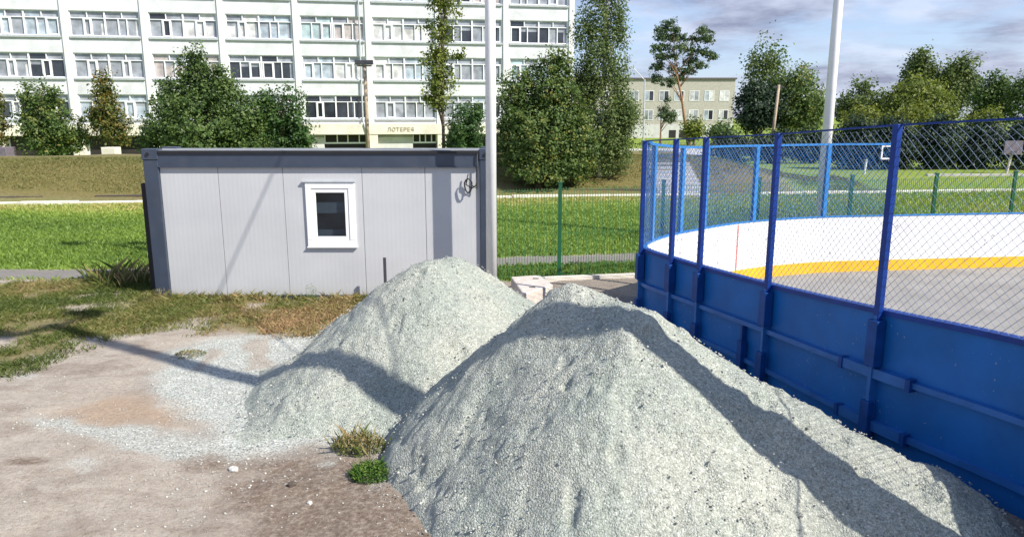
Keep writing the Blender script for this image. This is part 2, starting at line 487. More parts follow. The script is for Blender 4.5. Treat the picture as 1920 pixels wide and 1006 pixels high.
def ground_material():
    m, t, b = nodes_of("yard_ground")
    N = t.nodes.new; L = t.links.new
    tc = N("ShaderNodeTexCoord")

    def noise(scale, detail=6, rough=0.6):
        n = N("ShaderNodeTexNoise"); n.inputs["Scale"].default_value = scale
        n.inputs["Detail"].default_value = detail; n.inputs["Roughness"].default_value = rough
        L(tc.outputs["Object"], n.inputs["Vector"]); return n.outputs["Fac"]

    def ramp(f, *els):
        r = N("ShaderNodeValToRGB"); e = r.color_ramp.elements
        e[0].position, e[0].color = els[0][0], (*els[0][1], 1)
        e[1].position, e[1].color = els[-1][0], (*els[-1][1], 1)
        for p, c in els[1:-1]:
            q = e.new(p); q.color = (*c, 1)
        L(f, r.inputs[0]); return r.outputs[0]

    def mixc(f, a, c):
        x = N("ShaderNodeMixRGB"); L(f, x.inputs[0]); L(a, x.inputs[1]); L(c, x.inputs[2]); return x.outputs[0]

    def edge(maskout, nz, width=0.22):
        """mask in 0..1 with its border broken up by noise"""
        a = N("ShaderNodeMath"); a.operation = 'ADD'; L(maskout, a.inputs[0]); L(nz, a.inputs[1])
        r = N("ShaderNodeMapRange"); r.inputs[1].default_value = 1.0 - width; r.inputs[2].default_value = 1.0 + width
        L(a.outputs[0], r.inputs[0]); return r.outputs[0]

    A = N("ShaderNodeAttribute"); A.attribute_name = "mask_a"
    B = N("ShaderNodeAttribute"); B.attribute_name = "mask_b"
    sa = N("ShaderNodeSeparateColor"); L(A.outputs["Color"], sa.inputs[0])
    sb = N("ShaderNodeSeparateColor"); L(B.outputs["Color"], sb.inputs[0])
    fine = noise(95, 3, 0.7); mid = noise(22, 6, 0.7); big = noise(2.2, 8, 0.65); huge = noise(0.35, 6)
    dirt = ramp(big, (0.30, (0.255, 0.222, 0.182)), (0.5, (0.33, 0.292, 0.245)), (0.72, (0.395, 0.362, 0.315)))
    spk = ramp(fine, (0.30, (0.20, 0.165, 0.135)), (0.52, (0.36, 0.315, 0.265)), (0.72, (0.50, 0.47, 0.42)))
    x = N("ShaderNodeMixRGB"); x.inputs[0].default_value = 0.5; L(dirt, x.inputs[1]); L(spk, x.inputs[2]); c = x.outputs[0]
    spk2 = ramp(noise(26, 8, 0.8), (0.36, (0.60, 0.57, 0.54)), (0.47, (1.0, 1.0, 1.0)), (0.62, (1.18, 1.18, 1.18)))
    x = N("ShaderNodeMixRGB"); x.blend_type = 'MULTIPLY'; x.inputs[0].default_value = 0.8; L(c, x.inputs[1]); L(spk2, x.inputs[2]); c = x.outputs[0]
    mp = N("ShaderNodeMapping"); mp.inputs["Rotation"].default_value = (0, 0, 0.35); mp.inputs["Scale"].default_value = (1.0, 2.2, 1)
    L(tc.outputs["Object"], mp.inputs[0])
    st = N("ShaderNodeTexNoise"); st.inputs["Scale"].default_value = 1.6; st.inputs["Detail"].default_value = 12; st.inputs["Distortion"].default_value = 0.8; st.inputs["Roughness"].default_value = 0.68
    L(mp.outputs[0], st.inputs["Vector"])
    stc = ramp(st.outputs["Fac"], (0.34, (0.66, 0.61, 0.58)), (0.50, (1.0, 1.0, 1.0)), (0.68, (1.25, 1.27, 1.27)))
    x = N("ShaderNodeMixRGB"); x.blend_type = 'MULTIPLY'; x.inputs[0].default_value = 0.75; L(c, x.inputs[1]); L(stc, x.inputs[2]); c = x.outputs[0]
    orange = ramp(mid, (0.35, (0.28, 0.20, 0.14)), (0.65, (0.40, 0.31, 0.225)))
    c = mixc(edge(sb.outputs[0], mid, 0.6), c, orange)
    brown = ramp(mid, (0.32, (0.11, 0.08, 0.06)), (0.52, (0.20, 0.155, 0.12)), (0.68, (0.33, 0.28, 0.23)))
    c = mixc(edge(sa.outputs[1], noise(3.5, 10, 0.72), 0.42), c, brown)
    soil = ramp(mid, (0.35, (0.10, 0.105, 0.035)), (0.5, (0.18, 0.155, 0.07)), (0.7, (0.29, 0.225, 0.13)))
    c = mixc(edge(sa.outputs[0], mid, 0.3), c, soil)
    vg = N("ShaderNodeTexVoronoi"); vg.inputs["Scale"].default_value = 75; L(tc.outputs["Object"], vg.inputs["Vector"])
    sg = N("ShaderNodeSeparateColor"); L(vg.outputs["Color"], sg.inputs[0])
    grav = ramp(sg.outputs[0], (0.05, (0.21, 0.225, 0.20)), (0.5, (0.40, 0.42, 0.385)), (0.95, (0.60, 0.61, 0.57)))
    c = mixc(edge(sa.outputs[2], noise(30, 8, 0.75), 0.45), c, grav)
    lawn = ramp(mid, (0.3, (0.10, 0.16, 0.02)), (0.5, (0.16, 0.25, 0.03)), (0.72, (0.25, 0.29, 0.05)))
    lawn2 = ramp(huge, (0.35, (0.12, 0.20, 0.022)), (0.65, (0.27, 0.27, 0.06)))
    y = N("ShaderNodeMixRGB"); y.inputs[0].default_value = 0.4; L(lawn, y.inputs[1]); L(lawn2, y.inputs[2])
    c = mixc(edge(sb.outputs[2], mid, 0.3), c, y.outputs[0])
    dry = ramp(noise(9, 8, 0.7), (0.32, (0.085, 0.085, 0.025)), (0.5, (0.15, 0.13, 0.045)), (0.7, (0.22, 0.165, 0.075)))
    c = mixc(edge(sb.outputs[1], mid, 0.3), c, dry)
    grey = ramp(mid, (0.3, (0.13, 0.12, 0.11)), (0.7, (0.26, 0.245, 0.225)))
    g3 = N("ShaderNodeAttribute"); g3.attribute_name = "mask_c"
    c = mixc(edge(g3.outputs["Fac"], mid, 0.3), c, grey)
    L(c, b.inputs["Base Color"])
    b.inputs["Roughness"].default_value = 0.95
    b.inputs["Specular IOR Level"].default_value = 0.2
    ad = N("ShaderNodeMath"); ad.operation = 'MULTIPLY_ADD'; ad.inputs[1].default_value = 0.6; L(fine, ad.inputs[0]); L(mid, ad.inputs[2])
    bp = N("ShaderNodeBump"); bp.inputs["Strength"].default_value = 0.8; bp.inputs["Distance"].default_value = 0.025
    L(ad.outputs[0], bp.inputs["Height"]); L(bp.outputs[0], b.inputs["Normal"])
    return m


def axis(lo, hi, step, far_lo, far_hi, g=1.16):
    a = list(np.arange(lo, hi, step)); s = step; v = a[-1]
    while v < far_hi: s *= g; v += s; a.append(v)
    s = step; v = lo; pre = []
    while v > far_lo: s *= g; v -= s; pre.append(v)
    return np.array(pre[::-1] + a)


def grass_w(X, Y):
    g = sstep(0.35, -0.35, poly_sd(X, Y, GRASS) + (fbm(X * 1.3, Y * 1.3, 5) - 0.5) * 1.2)
    g *= 1 - sstep(0.2, -0.15, poly_sd(X, Y, PATCH))
    bare = sstep(0.56, 0.72, fbm(X * 0.9, Y * 0.9, 31, 4))
    return g * (1 - 0.75 * bare)


def path_w(X, Y):
    c = 15.05 + 0.06 * (X + 9) + 0.0085 * (X + 9) ** 2 * (X < 6) * (X > -9) + (X >= 6) * (0.9 + 1.9 + 0.15 * (X - 6)) 
    c = np.where(X < -9, 15.0 + 0.03 * (X + 9), 14.95 + 0.15 * (X + 9))
    return sstep(0.62, 0.36, np.abs(Y - c) + (fbm(X * 2, Y * 2, 77) - 0.5) * 0.3)


def lawn_w(X, Y):
    s = Y - ykerb(X)
    edge_near = np.where(X < -0.5, 14.4, 14.3 + 0.30 * np.maximum(X, 0))
    return sstep(-0.15, 0.25, Y - edge_near) * sstep(0.3, -0.2, s) * (1 - path_w(X, Y))


def build_ground():
    xs = axis(-9.5, 4.8, 0.055, -420, 420); ys = axis(3.4, 15.2, 0.055, -30, 900)
    X, Y = np.meshgrid(xs, ys)
    Z = ground_z(X, Y)
    nx, ny = len(xs), len(ys)
    jx = X + (fbm(X * 2.5, Y * 2.5, 41) - 0.5) * 0.5; jy = Y + (fbm(X * 2.5, Y * 2.5, 43) - 0.5) * 0.5
    sp = sstep(0.35, -0.22, poly_sd(jx, jy, SPILL))
    sp *= 1 - 0.85 * sstep(0.08, -0.1, poly_sd(jx, jy, TRACK1)) ; sp *= 1 - 0.85 * sstep(0.08, -0.1, poly_sd(jx, jy, TRACK2))
    sp = np.maximum(sp, 0.8 * sstep(0.16, -0.10, poly_sd(jx, jy, TAIL)))
    sp = np.maximum(sp, 0.5 * sstep(0.66, 0.8, fbm(X * 1.7, Y * 1.7, 61, 5)) * (Y < 12))
    # gravel pressed against the heap on its right side
    sp = np.maximum(sp, 0.7 * sstep(0.5, 0.1, np.abs(X - (3.9 - 0.33 * (Y - 5.5)) + 0.75)) * (Y < 9))
    br = np.maximum(0.92 * sstep(0.55, -0.5, poly_sd(jx, jy, BROWN) + (fbm(X * 2.2, Y * 4, 57, 5) - .5) * 1.0), 0.8 * sstep(0.12, -0.1, poly_sd(jx, jy, BROWN2)))
    br = np.maximum(br, 0.5 * sstep(0.62, 0.78, fbm(X * 1.2, Y * 1.2, 55, 5)) * (Y < 12) * (X < 2))
    dx, dy = (X + 4.58) / 0.22, (Y - 6.47) / 0.09
    br = np.maximum(br, 0.9 * sstep(1.3, 0.5, np.hypot(dx, dy)))
    og = sstep(0.2, -0.25, poly_sd(jx, jy, ORANGE))
    s = Y - ykerb(X)
    gr = grass_w(X, Y)
    lawn = lawn_w(X, Y)
    lawn = np.maximum(lawn, sstep(7, 12, s) * 0.9); lawn = np.maximum(lawn, sstep(9.5, 14, X) * sstep(18, 20, Y))
    dry = sstep(0.15, 0.4, s) * (1 - sstep(8, 12, s)) * (1 - 0.9 * sstep(9.5, 14, X))
    dry = np.maximum(dry, 0.45 * sstep(-4, -0.3, s) * (s < 0.2))
    # strip of trodden soil before the fence and the rink's foot
    bare = (X > -0.2) * (X < 2.9) * (Y > 11.5) * (Y < 14.35 + 0.3 * X)
    br = np.where(bare, np.maximum(br, 0.42), br)
    grey = sstep(0.95, 0.55, np.abs(X - (3.9 - 0.33 * (Y - 5.5)) - 0.15)) * (Y < 13)
    grey = np.maximum(grey, path_w(X, Y) * 0.8)
    ma = np.stack([gr, br, sp, np.ones_like(X)], -1).reshape(-1, 4)
    mb = np.stack([og, dry, lawn, np.ones_like(X)], -1).reshape(-1, 4)
    idx = np.arange(nx * ny).reshape(ny, nx)
    Fq = np.stack([idx[:-1, :-1], idx[:-1, 1:], idx[1:, 1:], idx[1:, :-1]], -1).reshape(-1, 4)
    V = np.stack([X, Y, Z], -1).reshape(-1, 3)
    o = np_mesh("ground", V, Fq, ground_material(), smooth=True, attr=dict(mask_a=ma, mask_b=mb, mask_c=grey.ravel()))
    o["kind"] = "structure"


build_ground()

# whitewashed kerb along the foot of the bank
kb = MB()
xk = np.arange(-44, 34, 2.0)
for i, x in enumerate(xk):
    if 7.9 < x < 9.9: continue
    gz0 = float(ground_z(x, ykerb(x)))
    o = (x, ykerb(x)); u = (0.9926, 0.1211); v = (-0.1211, 0.9926)
    dz = random.uniform(-.02, .015)
    kb.box(0, 1.975, -0.35, 0.0, gz0 - .2, gz0 + 0.11 + dz, 0, (o, u, v))
kb.build("kerb", M['kerb'])["kind"] = "structure"
# shallow gutter stones further up, broken dark line
gt = MB()
for x in (-26.5, -23.2, -19.6, -15.8, 0.2, 1.6, 3.2, 5.0):
    L_ = random.uniform(1.6, 2.4)
    zz = float(ground_z(x, ykerb(x) + 0.85))
    gt.box(0, L_, 0.75, 0.95, zz - .1, zz + .13, 0, ((x, ykerb(x)), (0.9926, 0.1211), (-0.1211, 0.9926)))
tag(gt.build("gutter_edging", M['stone_dark']), kind="structure")

# road beyond the bank on the right
rd = MB()
rd.quad([(8.5, 58, 0.02), (24, 70, -0.27), (24, 82, -0.27), (8.5, 78, -0.27)])
rd.build("road", M['concrete_grey'])["kind"] = "structure"


# ------------------------------------------------------------------ gravel heaps
def seg_d(x, y, ax, ay, az, bx, by, bz):
    vx, vy = bx - ax, by - ay
    t = np.clip(((x - ax) * vx + (y - ay) * vy) / (vx * vx + vy * vy), 0, 1)
    return np.hypot(x - ax - t * vx, y - ay - t * vy), az + (bz - az) * t


def ridge(x, y, P, slope, r):
    d, z = seg_d(x, y, *P)
    return z - slope * (np.sqrt(d * d + r * r) - r)


def smax(a, b, k):
    h = np.clip(.5 + .5 * (a - b) / k, 0, 1)
    return b + (a - b) * h + k * h * (1 - h)


HP = [0.706, 6.85, 1.561, 1.056, 6.302, 1.509, 0.944, 0.367, 3.30, 5.57, 0.40, 0.949, 0.523, -1.089, 9.085, 1.404, -0.764,
      9.607, 0.79, 0.213, -1.944, 8.089, 0.576, 0.623, -2.643, 7.064, 0.112, 0.344]


def h_front(x, y):
    p = HP
    A = ridge(x, y, (p[0], p[1], p[2], p[3], p[4], p[5]), p[6], p[7])
    A2 = ridge(x, y, (p[3], p[4], p[5] - .03, p[8], p[9], p[10]), p[11], p[12])
    A0 = ridge(x, y, (.50, 6.9, 1.60, .60, 6.8, 1.60), .95, .12)
    return smax(smax(A, A2, .20), A0, .10)


def h_rear(x, y):
    p = HP
    B = ridge(x, y, (p[13], p[14], p[15], p[16], p[17], p[15] - .03), p[18], p[19])
    B2 = ridge(x, y, (p[13] - .3, p[14] - .3, p[15] - .25, p[20], p[21], p[22]), p[23], .25)
    C = ridge(x, y, (p[20], p[21], p[22] - .05, p[24], p[25], p[26]), p[27], .3)
    h = smax(smax(B, B2, .10), C, .10)
    t = np.clip((h + .10) / .50, 0, 1)
    w = sstep(-.9, -1.8, x) * .7
    return np.where((h < .40) & (h > -.1), h * (1 - w) + (.50 * t ** 1.6 - .10) * w, h)



def gravel_material():
    m, t, b = nodes_of("crushed_greenish_gravel")
    N = t.nodes.new; L = t.links.new
    tc = N("ShaderNodeTexCoord")
    vo = N("ShaderNodeTexVoronoi"); vo.inputs["Scale"].default_value = 112; L(tc.outputs["Object"], vo.inputs["Vector"])
    vo2 = N("ShaderNodeTexVoronoi"); vo2.inputs["Scale"].default_value = 55; L(tc.outputs["Object"], vo2.inputs["Vector"])
    sp = N("ShaderNodeSeparateColor"); L(vo.outputs["Color"], sp.inputs[0])
    sp2 = N("ShaderNodeSeparateColor"); L(vo2.outputs["Color"], sp2.inputs[0])
    av = N("ShaderNodeMath"); av.operation = 'MULTIPLY_ADD'; av.inputs[1].default_value = 0.6
    hv = N("ShaderNodeMath"); hv.operation = 'MULTIPLY'; hv.inputs[1].default_value = 0.4
    L(sp2.outputs[0], hv.inputs[0]); L(sp.outputs[0], av.inputs[0]); L(hv.outputs[0], av.inputs[2])
    r = N("ShaderNodeValToRGB"); e = r.color_ramp.elements
    e[0].position = 0.05; e[0].color = (0.19, 0.205, 0.185, 1)
    e[1].position = 0.95; e[1].color = (0.60, 0.615, 0.575, 1)
    q = e.new(0.4); q.color = (0.33, 0.345, 0.315, 1)
    q = e.new(0.7); q.color = (0.42, 0.435, 0.40, 1)
    L(av.outputs[0], r.inputs[0])
    nz = N("ShaderNodeTexNoise"); nz.inputs["Scale"].default_value = 1.3; nz.inputs["Detail"].default_value = 8
    L(tc.outputs["Object"], nz.inputs["Vector"])
    r2 = N("ShaderNodeValToRGB"); e = r2.color_ramp.elements
    e[0].position = 0.35; e[0].color = (0.80, 0.845, 0.81, 1); e[1].position = 0.65; e[1].color = (0.99, 0.98, 0.93, 1)
    L(nz.outputs["Fac"], r2.inputs[0])
    mx = N("ShaderNodeMixRGB"); mx.blend_type = 'MULTIPLY'; mx.inputs[0].default_value = 1
    L(r.outputs[0], mx.inputs[1]); L(r2.outputs[0], mx.inputs[2])
    # scattered bigger stones, darker or paler than the rest
    vo3 = N("ShaderNodeTexVoronoi"); vo3.inputs["Scale"].default_value = 30; L(tc.outputs["Object"], vo3.inputs["Vector"])
    s3 = N("ShaderNodeSeparateColor"); L(vo3.outputs["Color"], s3.inputs[0])
    pick = N("ShaderNodeMath"); pick.operation = 'GREATER_THAN'; pick.inputs[1].default_value = 0.90; L(s3.outputs[0], pick.inputs[0])
    near = N("ShaderNodeMath"); near.operation = 'LESS_THAN'; near.inputs[1].default_value = 0.42; L(vo3.outputs["Distance"], near.inputs[0])
    pm = N("ShaderNodeMath"); pm.operation = 'MULTIPLY'; L(pick.outputs[0], pm.inputs[0]); L(near.outputs[0], pm.inputs[1])
    pf = N("ShaderNodeMath"); pf.operation = 'MULTIPLY'; pf.inputs[1].default_value = 0.6; L(pm.outputs[0], pf.inputs[0])
    r3 = N("ShaderNodeValToRGB"); e = r3.color_ramp.elements
    e[0].position = 0.25; e[0].color = (0.13, 0.145, 0.13, 1); e[1].position = 0.9; e[1].color = (0.56, 0.555, 0.51, 1)
    L(s3.outputs[1], r3.inputs[0])
    m3 = N("ShaderNodeMixRGB"); L(pf.outputs[0], m3.inputs[0]); L(mx.outputs[0], m3.inputs[1]); L(r3.outputs[0], m3.inputs[2])
    L(m3.outputs[0], b.inputs["Base Color"])
    b.inputs["Roughness"].default_value = 0.9; b.inputs["Specular IOR Level"].default_value = 0.25
    hh = N("ShaderNodeMath"); hh.operation = 'MULTIPLY_ADD'; hh.inputs[1].default_value = 1.6
    L(vo2.outputs["Distance"], hh.inputs[0]); L(vo.outputs["Distance"], hh.inputs[2])
    bp = N("ShaderNodeBump"); bp.invert = True; bp.inputs["Strength"].default_value = 0.75; bp.inputs["Distance"].default_value = 0.010
    L(hh.outputs[0], bp.inputs["Height"]); L(bp.outputs[0], b.inputs["Normal"])
    return m


GRAVEL = gravel_material()


def heap(name, label, fn, x0, x1, y0, y1, loc):
    st = 0.022
    xs = np.arange(x0, x1, st); ys = np.arange(y0, y1, st)
    X, Y = np.meshgrid(xs, ys)
    H = fn(X + (fbm(X * 1.6, Y * 1.6, 91) - .5) * .18, Y + (fbm(X * 1.6, Y * 1.6, 93) - .5) * .18)
    amp = sstep(-0.05, 0.25, H) * 0.75 + 0.25
    n = ((fbm(X * 2.2, Y * 2.2, 11) - .5) * .07 + (fbm(X * 7, Y * 7, 12, 3) - .5) * .045 +
         (vnoise(X * 20, Y * 20, 13) - .5) * .016 + (vnoise(X * 42, Y * 42, 14) - .5) * .013)
    # clumps and small hollows where gravel slid
    pit = sstep(0.66, 0.80, fbm(X * 4.5, Y * 4.5, 15, 3)) * 0.04 + sstep(.58, .75, fbm(X * 1.5, Y * 1.5, 19, 4)) * .05
    Z = H + n * amp - pit * amp
    Z = Z - 0.035 * sstep(0.15, 0.0, H)
    keep = (H > -0.12)
    idx = np.arange(X.size).reshape(X.shape)
    Fq = np.stack([idx[:-1, :-1], idx[:-1, 1:], idx[1:, 1:], idx[1:, :-1]], -1).reshape(-1, 4)
    k = (keep[:-1, :-1] & keep[:-1, 1:] & keep[1:, 1:] & keep[1:, :-1]).ravel()
    Fq = Fq[k]
    used = np.unique(Fq); remap = np.full(X.size, -1); remap[used] = np.arange(len(used))
    V = np.stack([X, Y, Z], -1).reshape(-1, 3)[used]
    o = np_mesh(name, V, remap[Fq], GRAVEL, loc=loc, smooth=False)
    return tag(o, label, "gravel heap", "heaps of crushed gravel")


heap("gravel_heap", "nearer, larger heap of pale crushed gravel filling the foreground beside the blue rink boards", h_front, -1.6, 4.4, 3.4, 9.3, (0.9, 6.0, 0))
heap("gravel_heap", "farther gravel heap rising in front of the grey cabin and lamp post", h_rear, -4.4, 2.2, 5.6, 11.6, (-0.9, 8.9, 0))


def stones():
    """loose gravel scattered at the toes and over the spill: uncountable"""
    base = np.array([(1, 0, 0), (-1, 0, 0), (0, 1, 0), (0, -1, 0), (0, 0, 1), (0, 0, -1)], float)
    tri = np.array([(0, 2, 4), (2, 1, 4), (1, 3, 4), (3, 0, 4), (2, 0, 5), (1, 2, 5), (3, 1, 5), (0, 3, 5)])
    P = []
    n = 90000
    x = rng.uniform(-7.5, 4.2, n); y = rng.uniform(3.6, 11.5, n)
    hf = np.maximum(h_front(x, y), h_rear(x, y))
    sp = sstep(0.35, -0.2, poly_sd(x, y, SPILL) + (fbm(x * 3, y * 3, 71) - .5) * .5)
    tail = sstep(0.3, -0.1, poly_sd(x, y, TAIL) + (fbm(x * 3, y * 3, 72) - .5) * .4)
    w = np.where(hf < 0.02, np.maximum.reduce([0.55 * np.exp(-np.maximum(-hf, 0) / 0.16), sp * 0.6, tail * 0.4, np.full(n, 0.022)]), 0.22)
    w = w * (grass_w(x, y) < 0.5)
    k = rng.random(n) < w * 0.6
    x, y, hf = x[k], y[k], hf[k]
    z = np.where(hf > 0.0, np.maximum(hf, 0) + (rng.random(len(x)) - .4) * .02, ground_z(x, y)) + 0.003
    s = np.minimum(rng.gamma(2.0, 0.0026, len(x)) + 0.004, 0.018)
    rot = rng.uniform(0, 2 * PI, len(x))
    sc3 = rng.uniform(.6, 1.3, (len(x), 6, 1))
    V = base[None] * sc3 * s[:, None, None] * np.array([1.2, .9, .7])
    ca, sa = np.cos(rot)[:, None], np.sin(rot)[:, None]
    vx = V[..., 0] * ca - V[..., 1] * sa; vy = V[..., 0] * sa + V[..., 1] * ca
    V = np.stack([vx + x[:, None], vy + y[:, None], V[..., 2] + z[:, None]], -1).reshape(-1, 3)
    Fq = (tri[None] + (np.arange(len(x)) * 6)[:, None, None]).reshape(-1, 3)
    m = mat("loose_gravel_stone", (0.40, 0.40, 0.365), 0.9, c2=(0.22, 0.225, 0.205), scale=17, var=0.25)
    o = np_mesh("loose_gravel", V, Fq, m)
    tag(o, "loose pale gravel stones scattered around the heaps", kind="stuff")


stones()


def rock(name, label, x, y, s, m, seed):
    bm = bmesh.new()
    bmesh.ops.create_icosphere(bm, subdivisions=2, radius=1)
    r = random.Random(seed)
    for v in bm.verts:
        k = r.uniform(.8, 1.15)
        v.co = Vector((v.co.x * s[0] * k, v.co.y * s[1] * k, v.co.z * s[2] * k))
    me = bpy.data.meshes.new(name); bm.to_mesh(me); bm.free(); me.materials.append(m)
    o = bpy.data.objects.new(name, me); col.objects.link(o)
    o.location = (x, y, float(ground_z(x, y)) + s[2] * .4)
    o.rotation_euler = (0, 0, r.uniform(0, 6))
    return tag(o, label, "stone")


rock("stone", "dark angular clod of earth lying on brown soil left of the near heap", -1.95, 6.02, (.045, .03, .03), M['stone_dark'], 1)
rock("stone", "whitish flat stone at the foot of the gravel spill", -2.59, 6.35, (.06, .045, .025), M['stone'], 2)
rock("stone", "small pale stone on brown soil by the near heap's toe", -1.72, 5.75, (.03, .022, .015), M['stone'], 5)


# ------------------------------------------------------------------ vegetation helpers
def leaf_cloud(name, C, nrm, size, tint, m, parent=None, loc=None, asp=0.62):
    """C centres (n,3); one bent quad per leaf"""
    n = len(C)
    a = rng.normal(size=(n, 3))
    u = np.cross(nrm, a); u /= np.linalg.norm(u, axis=1, keepdims=True) + 1e-9
    v = np.cross(nrm, u); v /= np.linalg.norm(v, axis=1, keepdims=True) + 1e-9
    s = np.asarray(size)[:, None]
    V = np.stack([C - u * s * .5, C - v * s * .5 * asp + nrm * s * .06, C + u * s * .5, C + v * s * .5 * asp + nrm * s * .06], 1).reshape(-1, 3)
    Fq = np.arange(4 * n).reshape(n, 4)
    return np_mesh(name, V, Fq, m, parent, loc, attr=dict(tint=np.repeat(tint, 4)))


def crown_points(blobs, nclump, per, cr, droop=1.0, shell=0.45):
    B = np.array(blobs, float)
    w = (B[:, 3] * B[:, 4] * B[:, 5]) ** 0.72; w /= w.sum()
    bi = rng.choice(len(B), nclump, p=w)
    d = rng.normal(size=(nclump, 3)); d /= np.linalg.norm(d, axis=1, keepdims=True)
    # lumps: bulges and hollows in the outline, different on every blob
    lump = np.zeros(nclump)
    for b in range(len(B)):
        L_ = rng.normal(size=(9, 3)); L_ /= np.linalg.norm(L_, axis=1, keepdims=True)
        a_ = rng.uniform(-.30, .26, 9)
        k = bi == b
        lump[k] = (np.maximum(0, (d[k] @ L_.T) - .45) / .55 * a_).sum(1)
    r = rng.random(nclump) ** shell * np.clip(1.0 + lump, .5, 1.2)
    cc = B[bi, :3] + d * r[:, None] * B[bi, 3:6]
    ci = np.repeat(np.arange(nclump), per)
    sz = rng.uniform(.55, 1.35, nclump)
    n = len(ci)
    off = np.clip(rng.normal(size=(n, 3)), -1.5, 1.5) * cr * sz[ci][:, None] * np.array([.8, .8, .6 * droop])
    # leafy shoots pointing outward and up
    ax = d * .8 + rng.normal(size=(nclump, 3)) * .45 + np.array([0, 0, .55 if droop < 1.3 else -.9]); ax /= np.linalg.norm(ax, axis=1, keepdims=True)
    off += ax[ci] * (rng.random(n) ** .8 * 2.2 - .8)[:, None] * cr * sz[ci][:, None]
    if droop > 1.2: off[:, 2] -= np.minimum(np.abs(rng.normal(size=n)), 1.8) * cr * droop * .5
    P = cc[ci] + off
    nr = d[ci] * .75 + rng.normal(size=P.shape) * .55 + np.array([0, 0, .35])
    nr /= np.linalg.norm(nr, axis=1, keepdims=True)
    ct = rng.random(nclump)
    tint = np.clip(ct[ci] * .5 + rng.random(n) * .5, 0, 1)
    return cc, P, nr, tint


def tree(name, label, cat, base, blobs, nclump, per, cr, leaf, lm, trunk_r, trunk_h, bark='bark', droop=1.0, group=None, lean=(0, 0), shell=0.45, limbs=9, lv=0.5):
    """blobs: (x, z, rx, rz[, dy, ry]) around the trunk in world coordinates"""
    bx, by = base
    bz = float(ground_z(bx, by))
    BB = []
    for q in blobs:
        dy = q[4] if len(q) > 4 else rng.uniform(-.3, .3) * q[2]
        ry = q[5] if len(q) > 5 else q[2]
        BB.append((q[0], by + dy, q[1], q[2], ry, q[3]))
    root = thing(name, label, cat, (bx, by, bz), group)
    cc, P, nr, tint = crown_points(BB, nclump, per, cr, droop, shell)
    k = P[:, 2] > bz + 0.05
    P, nr, tint = P[k], nr[k], tint[k]
    leaf_cloud("crown", P, nr, leaf * rng.uniform(1 - lv, 1 + lv, len(P)), tint, lm, root)
    t = MB()
    top = Vector((bx + lean[0], by + lean[1], bz + trunk_h))
    pts = []; rad = []
    for i in range(7):
        f = i / 6
        pts.append((bx + lean[0] * f + math.sin(i * 1.7 + bx) * trunk_r * .5 * f, by + lean[1] * f, bz - .15 + (trunk_h + .15) * f))
        rad.append(trunk_r * (1.25 if i == 0 else 1 - .82 * f))
    t.tube(pts, rad, 9)
    order = rng.choice(len(cc), min(limbs, len(cc)), replace=False)
    for i in order:
        e = Vector(cc[i])
        f = min(.95, max(.2, (e.z - bz) / max(trunk_h, .1) - .22))
        st = Vector(pts[0]).lerp(top, f)
        mid = st.lerp(e, .55) + Vector((0, 0, .12 * (e - st).length))
        r0 = trunk_r * (1 - .8 * f) * .55
        t.tube([st, mid, e], [r0, r0 * .6, r0 * .2], 6)
    t.build("trunk", M[bark], root, smooth=True)
    return root


# ------------------------------------------------------------------ long panel building
BU = (math.cos(math.radians(10)), math.sin(math.radians(10)))
BV = (-BU[1], BU[0])
BO = (-35.65, 62.3)
BF = (BO, BU, BV)                                       # x along the facade, y into the building


